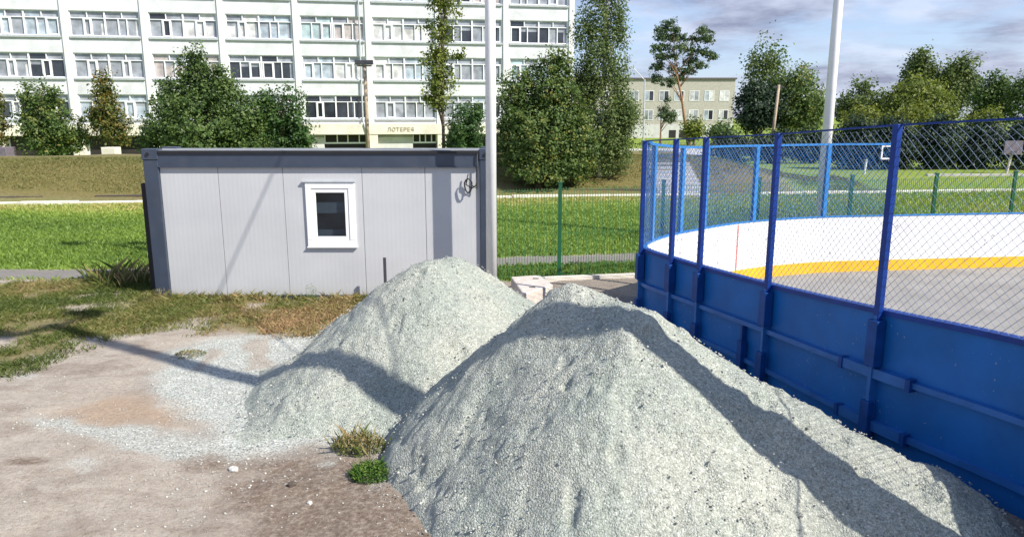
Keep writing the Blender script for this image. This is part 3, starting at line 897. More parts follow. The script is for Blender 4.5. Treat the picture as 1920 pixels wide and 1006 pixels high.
def long_building():
    root = thing("panel_building", "long white four-storey panel building with wide ribbon windows behind the trees", "building", (BO[0] + 12, BO[1] + 2, -2.0))
    k0, k1 = -2, 6
    x0 = k0 * 6 - 0.75; x1 = k1 * 6 + 5.9
    bays = list(range(k0, k1 + 1))
    floors = [2.92, 6.20, 9.47, 12.74]
    wh = 1.96; ww = 5.28
    w = MB()
    # spandrels between window rows, with recess depth 0.18 behind piers
    zs = [2.45] + [v for f in floors for v in (f, f + wh)] + [17.0]
    for i in range(0, len(zs), 2):
        w.box(x0, x1, 0.0, 0.35, zs[i], zs[i + 1], 0, BF)
    for f in floors:
        xs = x0
        for k in bays:
            w.box(xs, k * 6, 0.0, 0.35, f, f + wh, 0, BF); xs = k * 6 + ww
        w.box(xs, x1, 0.0, 0.35, f, f + wh, 0, BF)
    w.box(x0, x1, 0.36, 13.0, -2.0, 17.0, 0, BF)
    w.build("wall", M['wall_white'], root)
    for k in bays + [k1 + 1]:
        p = MB(); a = k * 6 - 0.60 if k > k0 else x0
        p.box(a, k * 6 - 0.12, -0.10, -0.002, 2.45, 17.0, 0, BF)
        p.build("pier", M['pier'], root)
    r = MB(); r.box(x0 - .3, x1 + .3, -0.35, 13.3, 17.0, 17.35, 0, BF); r.build("roof", M['roofing'], root)
    # ribbon windows
    names = ["curtain_warm", "curtain_pale", "curtain_blue", "pane_grey", "pane_dark", "curtain_tan", "pane_teal"]
    sets = [("curtain_warm",) * 4 + ("curtain_pale", "pane_grey"), ("curtain_blue", "pane_grey", "pane_grey", "curtain_pale", "pane_dark"),
            ("pane_teal", "curtain_blue", "curtain_pale"), ("pane_grey", "pane_grey", "curtain_warm", "pane_dark"), ("pane_dark", "pane_dark", "pane_grey", "curtain_tan"),
            ("curtain_pale", "curtain_warm", "curtain_blue")]
    for fi, f in enumerate(floors[:4]):
        for k in bays:
            a = k * 6
            fr = MB()
            t = .07
            y0, y1 = .10, .20
            fr.box(a, a + ww, y0, y1, f, f + t, 0, BF); fr.box(a, a + ww, y0, y1, f + wh - t, f + wh, 0, BF)
            fr.box(a, a + t, y0, y1, f + t, f + wh - t, 0, BF); fr.box(a + ww - t, a + ww, y0, y1, f + t, f + wh - t, 0, BF)
            zt = f + wh * .70
            fr.box(a + t, a + ww - t, y0 - .005, y1, zt, zt + .06, 0, BF)
            half = a + ww / 2
            fr.box(half - .06, half + .06, y0 - .01, y1, f + t, f + wh - t, 0, BF)
            pn = MB(); st = random.choice(sets)
            mats = [M[n] for n in names]
            for side in (0, 1):
                if random.random() < .25: st = random.choice(sets)
                st = tuple(random.choice(st) for _ in range(2)) if random.random() < .4 else (random.choice(st),) * 3
                s0 = a + t if side == 0 else half + .06
                s1 = half - .06 if side == 0 else a + ww - t
                wd = s1 - s0
                fr.box(s0 + wd / 2 - .035, s0 + wd / 2 + .035, y0, y1, zt + .06, f + wh - t, 0, BF)
                for q in range(2):
                    mi = names.index(random.choice(("pane_grey", st[0], "pane_grey", st[0])))
                    pn.box(s0 + wd * q / 2, s0 + wd * (q + 1) / 2, .21, .24, zt + .06, f + wh - t, mi, BF)
                cuts = [0, random.uniform(.33, .38), random.uniform(.60, .66), 1]
                opening = random.choice([1, 1, 0, 2, -1])
                for q in range(3):
                    c0, c1 = s0 + wd * cuts[q], s0 + wd * cuts[q + 1]
                    if q: fr.box(c0 - .04, c0 + .04, y0 + .002, y1, f + t, zt, 0, BF)
                    if q == opening:      # thicker casement
                        fr.box(c0 + .04, c0 + .12, y0 - .03, y1 - .002, f + t, zt, 0, BF); fr.box(c1 - .12, c1 - .04, y0 - .03, y1 - .002, f + t, zt, 0, BF)
                        fr.box(c0 + .12, c1 - .12, y0 - .03, y1 - .002, f + t, f + t + .08, 0, BF); fr.box(c0 + .12, c1 - .12, y0 - .03, y1 - .002, zt - .08, zt, 0, BF)
                    n1 = names.index(random.choice(st))
                    # curtain drawn part way: two tones in one pane
                    cx = c0 + (c1 - c0) * random.choice([0, 0, 0, .7, 1])
                    n2 = names.index("pane_grey" if names[n1] != "pane_grey" else "curtain_pale")
                    hz = f + t + (zt - f - t) * random.choice([.72, 1, 1])
                    if cx > c0 + .05: pn.box(c0, cx, .21, .24, f + t, hz, n1, BF)
                    if c1 - cx > .05: pn.box(cx, c1, .21, .24, f + t, hz, n2 if cx > c0 + .05 else n1, BF)
                    if hz < zt: pn.box(c0, c1, .21, .24, hz, zt, names.index("pane_grey"), BF)
            wo = fr.build("window", M['win_frame'], root)
            pn.build("pane", mats, wo)
            sl = MB(); sl.box(a - .05, a + ww + .05, -.14, .09, f - .16, f - .005, 0, BF)
            sl.build("sill", M['sill'], wo)
    # ground floor: cream base, canopy fascia, dark shop openings
    g = MB()
    g.box(x0, x1, -0.55, 0.355, 1.55, 2.45, 0, BF)
    g.build("canopy_fascia", M['cream'], root)
    for k in bays:
        a = k * 6
        pl = MB(); pl.box(a - .62, a + .15, -.5, .35, -2, 1.55, 0, BF); pl.build("ground_floor_pillar", M['cream'], root)
        wd = {2: (1.5, 5.3), 3: (1.5, 5.3), 4: (3.2, 5.3)}.get(k, (0.4, 5.2))
        d = MB(); d.box(a + wd[0], a + wd[1], .30, .352, -2, 1.48, 0, BF)
        d.build("shop_opening", M['dark_open'], root)
        if wd[0] > .5:
            inf = MB(); inf.box(a + .15, a + wd[0], .05, .352, -2, 1.30, 0, BF); inf.build("infill_panel", M['lightgrey'], root)
            tb = MB(); tb.box(a + wd[0], a + wd[1], .2, .29, .72, .86, 0, BF)
            for q in (0, .28, .52, .78, .985): tb.box(a + wd[0] + q * (wd[1] - wd[0]), a + wd[0] + q * (wd[1] - wd[0]) + .1, .2, .29, .86, 1.48, 0, BF)
            tb.build("transom", M['win_frame'], root)
    # sign lettering on the fascia
    cu = bpy.data.curves.new("sign_letters", 'FONT'); cu.body = "ЛОТЕРЕЯ"; cu.size = .46; cu.extrude = .02; cu.space_character = 1.15
    to = bpy.data.objects.new("tmp_text", cu); col.objects.link(to)
    bpy.context.view_layer.update()
    me = bpy.data.meshes.new_from_object(to.evaluated_get(bpy.context.evaluated_depsgraph_get()))
    bpy.data.objects.remove(to)
    lo = bpy.data.objects.new("sign_lettering", me); me.materials.clear(); me.materials.append(M['letters'])
    col.objects.link(lo); lo.parent = root
    px = 25.0
    P = Vector((BO[0] + BU[0] * px + BV[0] * -.58, BO[1] + BU[1] * px + BV[1] * -.58, 1.82))
    lo.location = P - wloc(root); lo.rotation_euler = (PI / 2, 0, math.radians(10))
    # downpipe with peeling stain beside the sign
    dp = MB()
    q = lambda u, v, z: (BO[0] + BU[0] * u + BV[0] * v, BO[1] + BU[1] * u + BV[1] * v, z)
    dp.tube([q(22.9, -.18, 17), q(22.9, -.18, 2.9), q(23.0, -.62, 2.4), q(23.4, -.62, 0.8), q(23.4, -.3, -1.9)], .07, 8)
    dp.build("downpipe", M['sill'], root)


long_building()


def beige_building():
    root = thing("school_block", "distant beige two-storey block with pale ground floor behind the pine", "building", (26, 122, -1.9))
    y = 118.0
    x0, x1 = 8.0, 34.6
    w = MB()
    w.box(x0, x1, y, y + 12, -2, 8.6)
    w.build("wall", M['beige'], root)
    b = MB(); b.box(x0, x1, y - .12, y - .003, -2, 1.75); b.build("ground_floor_wall", M['lightgrey'], root)
    b = MB(); b.box(x0 - .2, x1 + .2, y - .2, y + 12.2, 8.6, 8.85); b.build("roof", M['roofing'], root)
    for z in (5.35, 2.45):
        for i in range(11):
            cx = 9.6 + i * 2.34
            f = MB()
            f.box(cx - .75, cx + .75, y - .05, y - .004, z, z + .08); f.box(cx - .75, cx + .75, y - .05, y - .004, z + 1.47, z + 1.55)
            for q in (-.75, -.04, .67): f.box(cx + q, cx + q + .08, y - .05, y - .004, z + .08, z + 1.47)
            wo = f.build("window", M['win_frame'], root)
            p = MB()
            p.box(cx - .67, cx - .04, y - .03, y - .004, z + .08, z + 1.47, 0); p.box(cx + .04, cx + .67, y - .03, y - .004, z + .08, z + 1.47, 1)
            p.build("pane", [M[random.choice(["pane_grey", "curtain_blue", "curtain_pale"])], M[random.choice(["pane_grey", "curtain_pale", "pane_dark"])]], wo)
    d = MB()
    for cx in (24.6, 26.2, 31.5): d.box(cx, cx + 1.1, y - .14, y - .122, -2, .9)
    d.build("doorway", M['dark_open'], root)


beige_building()


# ------------------------------------------------------------------ grey cabin
def cabin():
    x0, x1, yf, yb, H = -6.40, -0.30, 12.95, 13.85, 2.60
    root = thing("site_cabin", "grey steel site cabin with one white window standing on weedy ground", "cabin", (x0, yf, 0))
    # posts (front pair visible): slightly splayed corner castings
    for (a, b) in ((x0, x0 + .26), (x1 - .26, x1)):
        for (c, d) in ((yf - .03, yf + .16), (yb - .16, yb + .03)):
            p = MB(); p.box(a, b, c, d, -.05, H - .16)
            po = p.build("corner_post", M['frame_grey'], root, bevel=.012)
            q = MB(); q.box(a - .01, b + .01, c - .01, d + .01, H - .16, H + .03)
            q.build("corner_casting", M['frame_grey'], po, bevel=.01)
            if c < yf:
                h = MB(); cx = (a + b) / 2 - .03
                h.tube([(cx, c - .012, H - .06), (cx, c - .03, H - .06)], .03, 10); h.build("casting_hole", M['black'], po)
    for (c, d) in ((yf - .02, yf + .1), (yb - .1, yb + .02)):
        b = MB(); b.box(x0 + .26, x1 - .26, c, d, H - .29, H - .05)
        b.box(x0 + .26, x1 - .26, c - .02, d, H - .29, H - .265)
        b.build("roof_beam", M['frame_grey'], root)
    b = MB(); b.box(x0 + .27, x1 - .27, yf - .045, yf + .015, H - .05, H - .004); b.build("gutter", M['black'], root)
    b = MB(); b.box(x0 + .02, x1 - .02, yf + .02, yb - .02, H - .018, H + .004); b.build("roof_panel", M['roof_sheet'], root)
    b = MB(); b.box(x0 + .26, x1 - .26, yf, yf + .1, -.05, .03); b.build("floor_beam", M['frame_grey'], root)
    # wall panels with joints, window opening left between
    wx0, wx1, wz0, wz1 = -3.62, -2.76, 0.92, 2.05
    cuts = [x0 + .26, -5.13, -4.0, -2.62, -1.52, x1 - .26]
    for i in range(len(cuts) - 1):
        a, b_ = cuts[i] + .004, cuts[i + 1] - .004
        p = MB()
        if a < wx0 and b_ > wx1:
            p.box(a, wx0, yf + .02, yf + .08, .03, H - .292); p.box(wx1, b_, yf + .02, yf + .08, .03, H - .292)
            p.box(wx0, wx1, yf + .02, yf + .08, .03, wz0); p.box(wx0, wx1, yf + .02, yf + .08, wz1, H - .292)
        else:
            p.box(a, b_, yf + .02, yf + .08, .03, H - .292)
        p.build("wall_panel", M['panel'], root)
    b = MB(); b.box(x0 + .03, x0 + .09, yf + .17, yb - .17, .0, H - .06); b.build("end_wall", M['panel'], root)
    b = MB(); b.box(x1 - .09, x1 - .03, yf + .17, yb - .17, .0, H - .06); b.build("end_wall", M['panel'], root)
    b = MB(); b.box(x0 + .27, x1 - .27, yb - .07, yb - .01, .0, H - .06); b.build("back_wall", M['panel'], root)
    b = MB(); b.box(x0 + .1, x1 - .1, yf + .1, yb - .08, .02, .05); b.build("floor_panel", M['dark_open'], root)
    d = MB(); d.box(x0 - .16, x0 - .06, yf + .15, yf + .9, .05, 2.02); d.build("door", M['black'], root)
    # window
    f = MB(); t = .11
    y0, y1 = yf - .018, yf + .03
    f.box(wx0, wx1, y0, y1, wz0, wz0 + t); f.box(wx0, wx1, y0, y1, wz1 - t, wz1)
    f.box(wx0, wx0 + t, y0, y1, wz0 + t, wz1 - t); f.box(wx1 - t, wx1, y0, y1, wz0 + t, wz1 - t)
    wo = f.build("window", M['pvc'], root, bevel=.008)
    s = MB(); a0, a1, c0, c1 = wx0 + t + .004, wx1 - t - .004, wz0 + t + .004, wz1 - t - .004; u = .065
    s.box(a0, a1, y0 + .012, y1, c0, c0 + u); s.box(a0, a1, y0 + .012, y1, c1 - u, c1)
    s.box(a0, a0 + u, y0 + .012, y1, c0 + u, c1 - u); s.box(a1 - u, a1, y0 + .012, y1, c0 + u, c1 - u)
    s.build("sash", M['pvc'], wo, bevel=.006)
    g = MB(); g.box(a0 + u, a1 - u, yf, yf + .02, c0 + u, c1 - u); g.build("pane", M['glass_dark'], wo)
    r = MB(); r.box(a0 + u - .03, a1 - u + .03, yf + .10, yf + .105, c0 + u + .40, c0 + u + .60); r.box(a0 + u - .03, a1 - u + .03, yf + .16, yf + .165, c0 + u - .02, c0 + u + .10); r.build("pane_reflection", M['sill'], wo)  # grey bands behind the glass stand in for reflections in the pane
    l = MB(); l.box(wx0 - .04, wx1 + .02, yf - .035, yf + .018, wz1 + .005, wz1 + .03); l.build("drip_rail", M['sill'], wo)
    l = MB(); l.box(wx0 - .01, wx1 + .02, yf - .035, yf + .018, wz0 - .02, wz0 - .003); l.build("window_sill", M['pvc'], wo)
    # cable looped at the right hand corner
    c = MB()
    pts = [(x1 - .30, yf - .05, H - .05), (x1 - .31, yf - .05, 2.2), (x1 - .31, yf - .06, 1.95)]
    for i in range(13):
        a = i / 12 * 2 * PI * 1.05
        pts.append((x1 - .46 + .065 * math.cos(a) * (1 + .1 * math.sin(3 * a)), yf - .07 - .01 * i / 12, 2.0 + .12 * math.sin(a)))
    c.tube(pts, .013, 6)
    c.tube([(x1 - .46, yf - .06, 2.2), (x1 - .50, yf - .05, 2.02), (x1 - .40, yf - .05, 1.95), (x1 - .33, yf - .05, 2.0), (x1 - .30, yf - .05, 2.1)], .012, 6)
    c.build("cable_loop", M['black'], root, smooth=True)


cabin()
s_ = MB(); s_.box(-2.24, -2.19, 12.60, 12.64, 0, .78)
tag(s_.build("stake", M['lamp'], loc=(-2.215, 12.62, 0), bevel=.004), "short dark stake standing upright against the cabin wall", "stake")


# ------------------------------------------------------------------ lamp posts
def lamp_post(label, x, y, h, r0, r1, bar_dir=(1, 0), bar=1.0, lamps=2, mm='pole_white', group=None, lowpart=True):
    z = float(ground_z(x, y))
    root = thing("lamp_post", label, "lamp post", (x, y, z), group)
    t = MB(); t.tube([(x, y, z - .2), (x, y, z + h * .5), (x, y, z + h)], [r0, (r0 + r1) / 2, r1], 16); t.build("pole", M[mm], root, smooth=True)
    b = MB(); b.tube([(x, y, z - .1), (x, y, z + .12)], r0 * 1.9, 12); b.build("base_flange", M[mm], root)
    c = MB(); c.tube([(x - bar_dir[0] * bar, y - bar_dir[1] * bar, z + h - .1), (x + bar_dir[0] * bar, y + bar_dir[1] * bar, z + h - .1)], r1 * .6, 8); c.build("crossbar", M[mm], root)
    for i in range(lamps):
        q = (i / max(1, lamps - 1) - .5) * 2 * bar * .85
        m_ = MB(); m_.box(x + bar_dir[0] * q - .22, x + bar_dir[0] * q + .22, y + bar_dir[1] * q - .14, y + bar_dir[1] * q + .14, z + h, z + h + .34)
        m_.build("floodlight", M['lamp'], root, bevel=.02)
    return root


lamp_post("thick pale grey lamp post rising behind the farther gravel heap at the cabin corner", -0.35, 12.44, 10.5, .092, .076)
lamp_post("white lamp post beyond the far rink fence", 7.55, 18.0, 10.5, .125, .095)
# this one stands to the right of the frame; its shadow lies across the heaps
PB = (3.93, 4.38)
lamp_post("lamp post at the rink boards whose long shadow crosses the gravel heaps", PB[0], PB[1], 11.9, .21, .115, bar_dir=(.515, .857), bar=.75)


def overhead_cable():
    a = Vector((-0.35, 12.44, 8.9)); b = Vector((PB[0], PB[1], 5.7))
    pts = [a.lerp(b, i / 16) - Vector((0, 0, .10 * math.sin(PI * i / 16))) for i in range(17)]
    t = MB(); t.tube(pts, .014, 6)
    o = t.build("overhead_cable", M['black'], smooth=True)
    tag(o, "black overhead cable strung between two lamp posts", "cable")


overhead_cable()


# ------------------------------------------------------------------ hockey rink
CTRL = [(5.55, 1.75, 1.52, 3.32), (4.87, 3.6, 1.49, 3.27), (4.17, 5.51, 1.46, 3.2), (3.59, 6.87, 1.38, 3.12), (3.1, 8.52, 1.25, 3.0), (2.62, 9.83, 1.2, 2.92),
        (2.36, 10.43, 1.2, 2.88), (2.10, 11.06, 1.2, 2.84), (2.09, 11.5, 1.2, 2.80), (2.35, 12.05, 1.2, 2.75), (2.75, 12.6, 1.2, 2.70), (3.24, 13.09, 1.2, 2.67), (4.0, 13.78, 1.2, 2.66),
        (4.89, 14.33, 1.2, 2.65), (6.2, 14.83, 1.2, 2.65), (7.7, 15.07, 1.2, 2.65), (10.76, 15.46, 1.2, 2.65), (18, 16.4, 1.2, 2.65), (26, 17.4, 1.2, 2.65)]


def spline(P, n=14):
    P = np.array(P); out = []
    for i in range(len(P) - 1):
        p0 = P[max(i - 1, 0)]; p1 = P[i]; p2 = P[i + 1]; p3 = P[min(i + 2, len(P) - 1)]
        for t in np.linspace(0, 1, n, endpoint=False):
            out.append(.5 * (2 * p1 + (p2 - p0) * t + (2 * p0 - 5 * p1 + 4 * p2 - p3) * t ** 2 + (3 * p1 - p0 - 3 * p2 + p3) * t ** 3))
    out.append(P[-1]); return np.array(out)


SP = spline(CTRL)
SL = np.concatenate([[0], np.cumsum(np.hypot(*np.diff(SP[:, :2], axis=0).T))])


def at(s):
    return np.array([np.interp(s, SL, SP[:, i]) for i in range(4)])


def nrm_at(s):
    a, b = at(s - .05), at(s + .05)
    t = (b - a)[:2]; t /= np.linalg.norm(t)
    return t, np.array([-t[1], t[0]])       # n points outward? fixed below


def s_of(x, y):
    i = np.argmin(np.hypot(SP[:, 0] - x, SP[:, 1] - y)); return SL[i]


def out_n(s):
    t, n = nrm_at(s)
    return t, n                              # left of the travel direction: outside of the rink


def strip(mb, s0, s1, off0, off1, zf0, zf1, step=.12, mi=0):
    """solid band following the boards between arclengths; off = distance outward; zf(s) heights"""
    k = max(2, int((s1 - s0) / step) + 1)
    S = np.linspace(s0, s1, k); b = len(mb.v)
    for s in S:
        p = at(s); t, n = out_n(s)
        for o, z in ((off0, zf0(s)), (off1, zf0(s)), (off1, zf1(s)), (off0, zf1(s))):
            mb.v.append((p[0] + n[0] * o, p[1] + n[1] * o, z))
    for i in range(k - 1):
        for q in range(4):
            q2 = (q + 1) % 4
            mb.f.append((b + i * 4 + q, b + (i + 1) * 4 + q, b + (i + 1) * 4 + q2, b + i * 4 + q2)); mb.m.append(mi)
    mb.f.append((b, b + 1, b + 2, b + 3)); mb.m.append(mi)
    e = b + (k - 1) * 4
    mb.f.append((e + 3, e + 2, e + 1, e)); mb.m.append(mi)


def wires(s0, s1, z0f, z1f, pitch, rad, name, m, parent, off=0.0):
    """diagonal chain-link wires, both directions, as thin three-sided tubes following the fence"""
    hmax = max(z1f(s) - z0f(s) for s in np.linspace(s0, s1, 8))
    V = []; Fc = []
    seg = 14
    for d in (1, -1):
        starts = np.arange(s0 - hmax, s1 + hmax, pitch)
        for a in starts:
            v = np.linspace(0, hmax, seg); s = a + d * v * 0.95
            ok = (s >= s0) & (s <= s1)
            # clip by adding exact end parameter values
            lo = (s0 - a) / (d * .95); hi = (s1 - a) / (d * .95)
            lo, hi = min(lo, hi), max(lo, hi)
            lo = max(lo, 0); hi = min(hi, hmax)
            if hi - lo < .02: continue
            v = np.linspace(lo, hi, max(2, int((hi - lo) / .15) + 2)); s = a + d * v * .95
            pts = []
            for vv, ss in zip(v, s):
                p = at(ss); t, n = out_n(ss); zt = z1f(ss); zz = z0f(ss) + vv
                if zz > zt: zz = zt
                pts.append((p[0] + n[0] * (off + d * rad), p[1] + n[1] * (off + d * rad), zz))
            pts = np.array(pts); b = len(V)
            tg = np.gradient(pts, axis=0) if len(pts) > 1 else pts
            tg /= np.linalg.norm(tg, axis=1, keepdims=True) + 1e-9
            nn = np.array([out_n(ss)[1] for ss in s]); nn = np.c_[nn, np.zeros(len(nn))]
            bb = np.cross(tg, nn)
            for i in range(len(pts)):
                for k in range(3):
                    an = 2 * PI * k / 3
                    V.append(pts[i] + (nn[i] * math.cos(an) + bb[i] * math.sin(an)) * rad)
            for i in range(len(pts) - 1):
                for k in range(3):
                    k2 = (k + 1) % 3
                    Fc.append((b + i * 3 + k, b + i * 3 + k2, b + (i + 1) * 3 + k2, b + (i + 1) * 3 + k))
    return np_mesh(name, np.array(V), Fc, m, parent)


def rink():
    root = thing("hockey_rink", "outdoor hockey rink with blue outer boards, white lining and wire netting", "hockey rink", (3.1, 8.5, 0))
    zt = lambda d=0: (lambda s: at(s)[2] + d)
    zc = lambda v: (lambda s: v)
    ft = lambda d=0: (lambda s: at(s)[3] + d)
    near_posts = [(5.55, 1.75), (4.73, 3.97), (3.59, 6.87), (3.1, 8.52), (2.62, 9.83), (2.36, 10.43), (2.095, 11.2)]
    far_posts = [(2.28, 11.95), (2.95, 12.8), (3.50, 13.35), (4.66, 14.2), (6.25, 14.84), (7.72, 15.07)]
    sn = [s_of(*p) for p in near_posts]; sf = [s_of(*p) for p in far_posts]
    s_end = SL[-1]
    allp = sn + sf + [s_of(10.76, 15.46), s_of(14, 15.9), s_of(18, 16.4), s_of(22, 16.9), s_end]
    # outer sheets
    for i in range(len(allp) - 1):
        b = MB(); strip(b, allp[i] + .003, allp[i + 1] - .003, 0, .035, zc(-.06), lambda s: at(s)[2] - (.052 if s < sn[-1] else .024)); b.build("board_panel", M['blue'], root)
    for a, e, m_ in ((0.0, sn[-1], 'navy'), (sn[-1] + .001, s_end, 'sky_blue')):
        b = MB(); strip(b, a, e, -.045, .06 if m_ == 'navy' else .03, zt(-.05 if m_ == 'navy' else -.022), zt(0.0)); b.build("top_rail", M[m_], root)
    jl = [0] + sn + sf + list(np.arange(sf[-1] + 2.0, s_end, 2.0)) + [s_end]
    for a, e in zip(jl[:-1], jl[1:]):
        b = MB(); strip(b, a + .004, e - .004, -.035, -.003, zc(.27), lambda s: at(s)[2] - (.052 if s < sn[-1] else .024)); b.build("white_lining", M['lining'], root)
    b = MB(); strip(b, 0, s_end, -.05, -.003, zc(.045), zc(.268)); b.build("yellow_kick_plate", M['yellow'], root)
    # red line mark on the far lining
    sr = s_of(4.30, 13.98)
    b = MB(); strip(b, sr - .02, sr + .02, -.040, -.036, zc(.275), zt(-.056), .02); b.build("red_line", M['red'], root)
    # horizontal rails outside, near part
    for zf, h in ((.565, .055), (.185, .055)):
        b = MB()
        strip(b, 0, sn[-1] + .6, .037, .088, lambda s, zf=zf, h=h: at(s)[2] * zf - h, lambda s, zf=zf: at(s)[2] * zf)
        b.build("outer_rail", M['blue_rail'], root)
        # heavier sleeve over the joint of the rail
        
        sj = sn[2] - .42
        b = MB(); strip(b, sj, sj + .80, .03, .112, lambda s, zf=zf: at(s)[2] * zf - .075, lambda s, zf=zf: at(s)[2] * zf + .022); b.build("rail_sleeve", M['blue_rail'], root)
        for q in (sj - .02, sj + .79):
            b = MB(); strip(b, q, q + .05, .03, .125, lambda s, zf=zf: at(s)[2] * zf - .09, lambda s, zf=zf: at(s)[2] * zf + .03); b.build("sleeve_bracket", M['socket'], root)
    # posts: fence post above, rib and sockets below
    def post(s, w, m_, top, near=True):
        p = at(s); t, n = out_n(s)
        fr = ((p[0], p[1]), t, n)
        b = MB(); b.box(-w / 2, w / 2, .06 if near else -.03, .06 + w if near else .04, p[2] * .62 if near else p[2], top, 0, fr)
        po = b.build("fence_post", M[m_], root, bevel=.006)
        if near:
            b = MB(); b.box(-.02, .02, .036, .125, .10, p[2] - .052, 0, fr); b.build("rib", M['blue_rail'], root)
            b = MB(); b.box(-.065, .055, .05, .16, p[2] * .60, p[2] * .93, 0, fr); b.build("post_socket", M['socket'], po, bevel=.006)
            b = MB(); b.box(-.06, .05, .087, .16, .02, p[2] * .34, 0, fr); b.build("foot_socket", M['socket'], po, bevel=.006)
    for s in sn: post(s, .062, 'navy', at(s)[3])
    for s in sf: post(s, .085, 'sky_blue', at(s)[3], False)
    # intermediate stub supports
    for a in (3,):
        s = sn[a] * .70 + sn[a + 1] * .30
        p = at(s); t, n = out_n(s); fr = ((p[0], p[1]), t, n)
        b = MB(); b.box(-.018, .018, .036, .11, .08, p[2] * .56 - .06, 0, fr); b.box(-.055, .03, .05, .14, .02, p[2] * .36, 0, fr)
        b.build("stub_support", M['socket'], root)
    for s_a, s_b, m_ in ((0.02, sn[-1], 'navy'), (sn[-1] + .001, sf[-1], 'sky_blue')):
        b = MB(); strip(b, s_a, s_b,   .072 if m_ == 'navy' else -.03, .089 if m_ == 'navy' else .02, ft(-.018 if m_ == 'navy' else -.038), ft(0)); b.build("fence_top_rail", M[m_], root)
    for i in range(len(sn) - 1):
        wires(sn[i], sn[i + 1], zt(.0), ft(-.04), .082, .0024, "chain_link_netting", M['wire'], root, .03)
    fl = [sn[-1]] + sf
    for i in range(len(fl) - 1):
        wires(fl[i], fl[i + 1], zt(.0), ft(-.03), .075, .0031, "blue_netting", M['wire_blue'], root, 0.0)
    # small framed plate in the corner of the far netting
    s1 = sf[-1]; p = at(s1 - .16); t, n = out_n(s1 - .16); fr = ((p[0], p[1]), t, n)
    b = MB()
    b.box(-.15, .15, -.06, -.035, 2.33, 2.36, 0, fr); b.box(-.15, .15, -.06, -.035, 2.58, 2.60, 0, fr)
    b.box(-.15, -.125, -.06, -.035, 2.36, 2.58, 0, fr); b.box(.125, .15, -.06, -.035, 2.36, 2.58, 0, fr)
    b.build("small_white_frame", M['pvc'], root)
    # playing surface
    fl = MB()
    pts = [(p[0], p[1], .045) for p in SP[::4]] + [(26, 17.4, .045), (26, -6, .045), (8.2, -6, .045)]
    fl.quad(pts[::-1])
    m = mat("worn_grey_asphalt", (0.235, 0.225, 0.21), 0.9, var=0.12, scale=1.6, bump=.4, bscale=160, dirt=.15)
    fl.build("rink_floor", m)["kind"] = "structure"


rink()


# ------------------------------------------------------------------ green mesh fence
def green_fence():
    root = thing("mesh_fence", "green welded wire fence between cabin and rink with lawn behind", "fence", (0.95, 14.55, 0))
    d = np.array([.985, .17]); d /= np.linalg.norm(d)
    pos = [np.array([-0.52, 14.24])]
    for t in (0, 2.15, 4.3, 6.55, 8.75, 10.95, 13.15): pos.append(np.array([.95, 14.55]) + np.array([1, .275]) * t * (1 if t else 0))
    tops = []
    for p in pos:
        z = float(ground_z(*p))
        b = MB(); b.box(p[0] - .035, p[0] + .035, p[1] - .03, p[1] + .03, z - .1, z + 1.9)
        po = b.build("post", M['green'], root, bevel=.004)
        c = MB(); c.box(p[0] - .04, p[0] + .04, p[1] - .035, p[1] + .035, z + 1.9, z + 1.925); c.build("post_cap", M['green'], po)
    for i in range(len(pos) - 1):
        a, b_ = pos[i], pos[i + 1]
        L_ = np.linalg.norm(b_ - a); u = (b_ - a) / L_; v = np.array([-u[1], u[0]])
        z = float(ground_z(*a))
        mb = MB(); fr = (a, u, v)
        n = int(L_ / .055)
        for k in range(1, n):
            x = k * L_ / n
            mb.box(x - .0045, x + .0045, -.042, -.0365, z + .06, z + 1.82, 0, fr)
        for zz in (.08, .25, .9, 1.5, 1.78):
            mb.box(.03, L_ - .03, -.0465, -.0425, z + zz, z + zz + .005, 0, fr)
            mb.box(.03, L_ - .03, -.037, -.033, z + zz, z + zz + .005, 0, fr)
        mb.build("mesh_panel", M['green_wire'], root)


green_fence()
kb2 = MB()
kb2.box(.45, 2.9, -.42, -.30, -.15, .07, 0, ((0, 14.55), (.985, .17), (-.17, .985)))
tag(kb2.build("kerb_strip", M['kerb']), kind="structure")

# concrete block behind the heap
cb = MB()
P4 = [(0.02, 12.92), (0.50, 13.05), (0.66, 12.40), (0.30, 11.55)]
c0 = [(-.02, 12.9), (.50, 13.05), (.70, 12.25), (.18, 11.6)]
b0 = len(cb.v)
for z in (0.0, .38):
    for x, y in c0: cb.v.append((x, y, z))
for f in ((0, 1, 2, 3), (7, 6, 5, 4), (0, 4, 5, 1), (1, 5, 6, 2), (2, 6, 7, 3), (3, 7, 4, 0)):
    cb.f.append(f); cb.m.append(0)
blk = cb.build("concrete_block", M['concrete'], loc=(.35, 12.4, 0), bevel=.02)
tag(blk, "pinkish concrete block lying between the two gravel heaps", "concrete block")
lp = MB()
for cx, cy in ((.42, 12.72), (.34, 12.05)):
    lp.box(cx - .05, cx + .05, cy - .012, cy + .012, .381, .392)
lp.build("lifting_loop", M['stone_dark'], blk)

# concrete steps up the bank
st_ = thing("concrete_steps", "pale concrete steps climbing the grassy bank beyond the rink", "steps", (6.95, 30.2, 0))
for i in range(8):
    y = ykerb(7) + .15 + i * .42
    s2 = MB(); s2.box(6.0, 7.95, y, y + 1.2, -.1 + i * .14, .10 + i * .145)
    s2.build("step", M['concrete_grey'], st_)


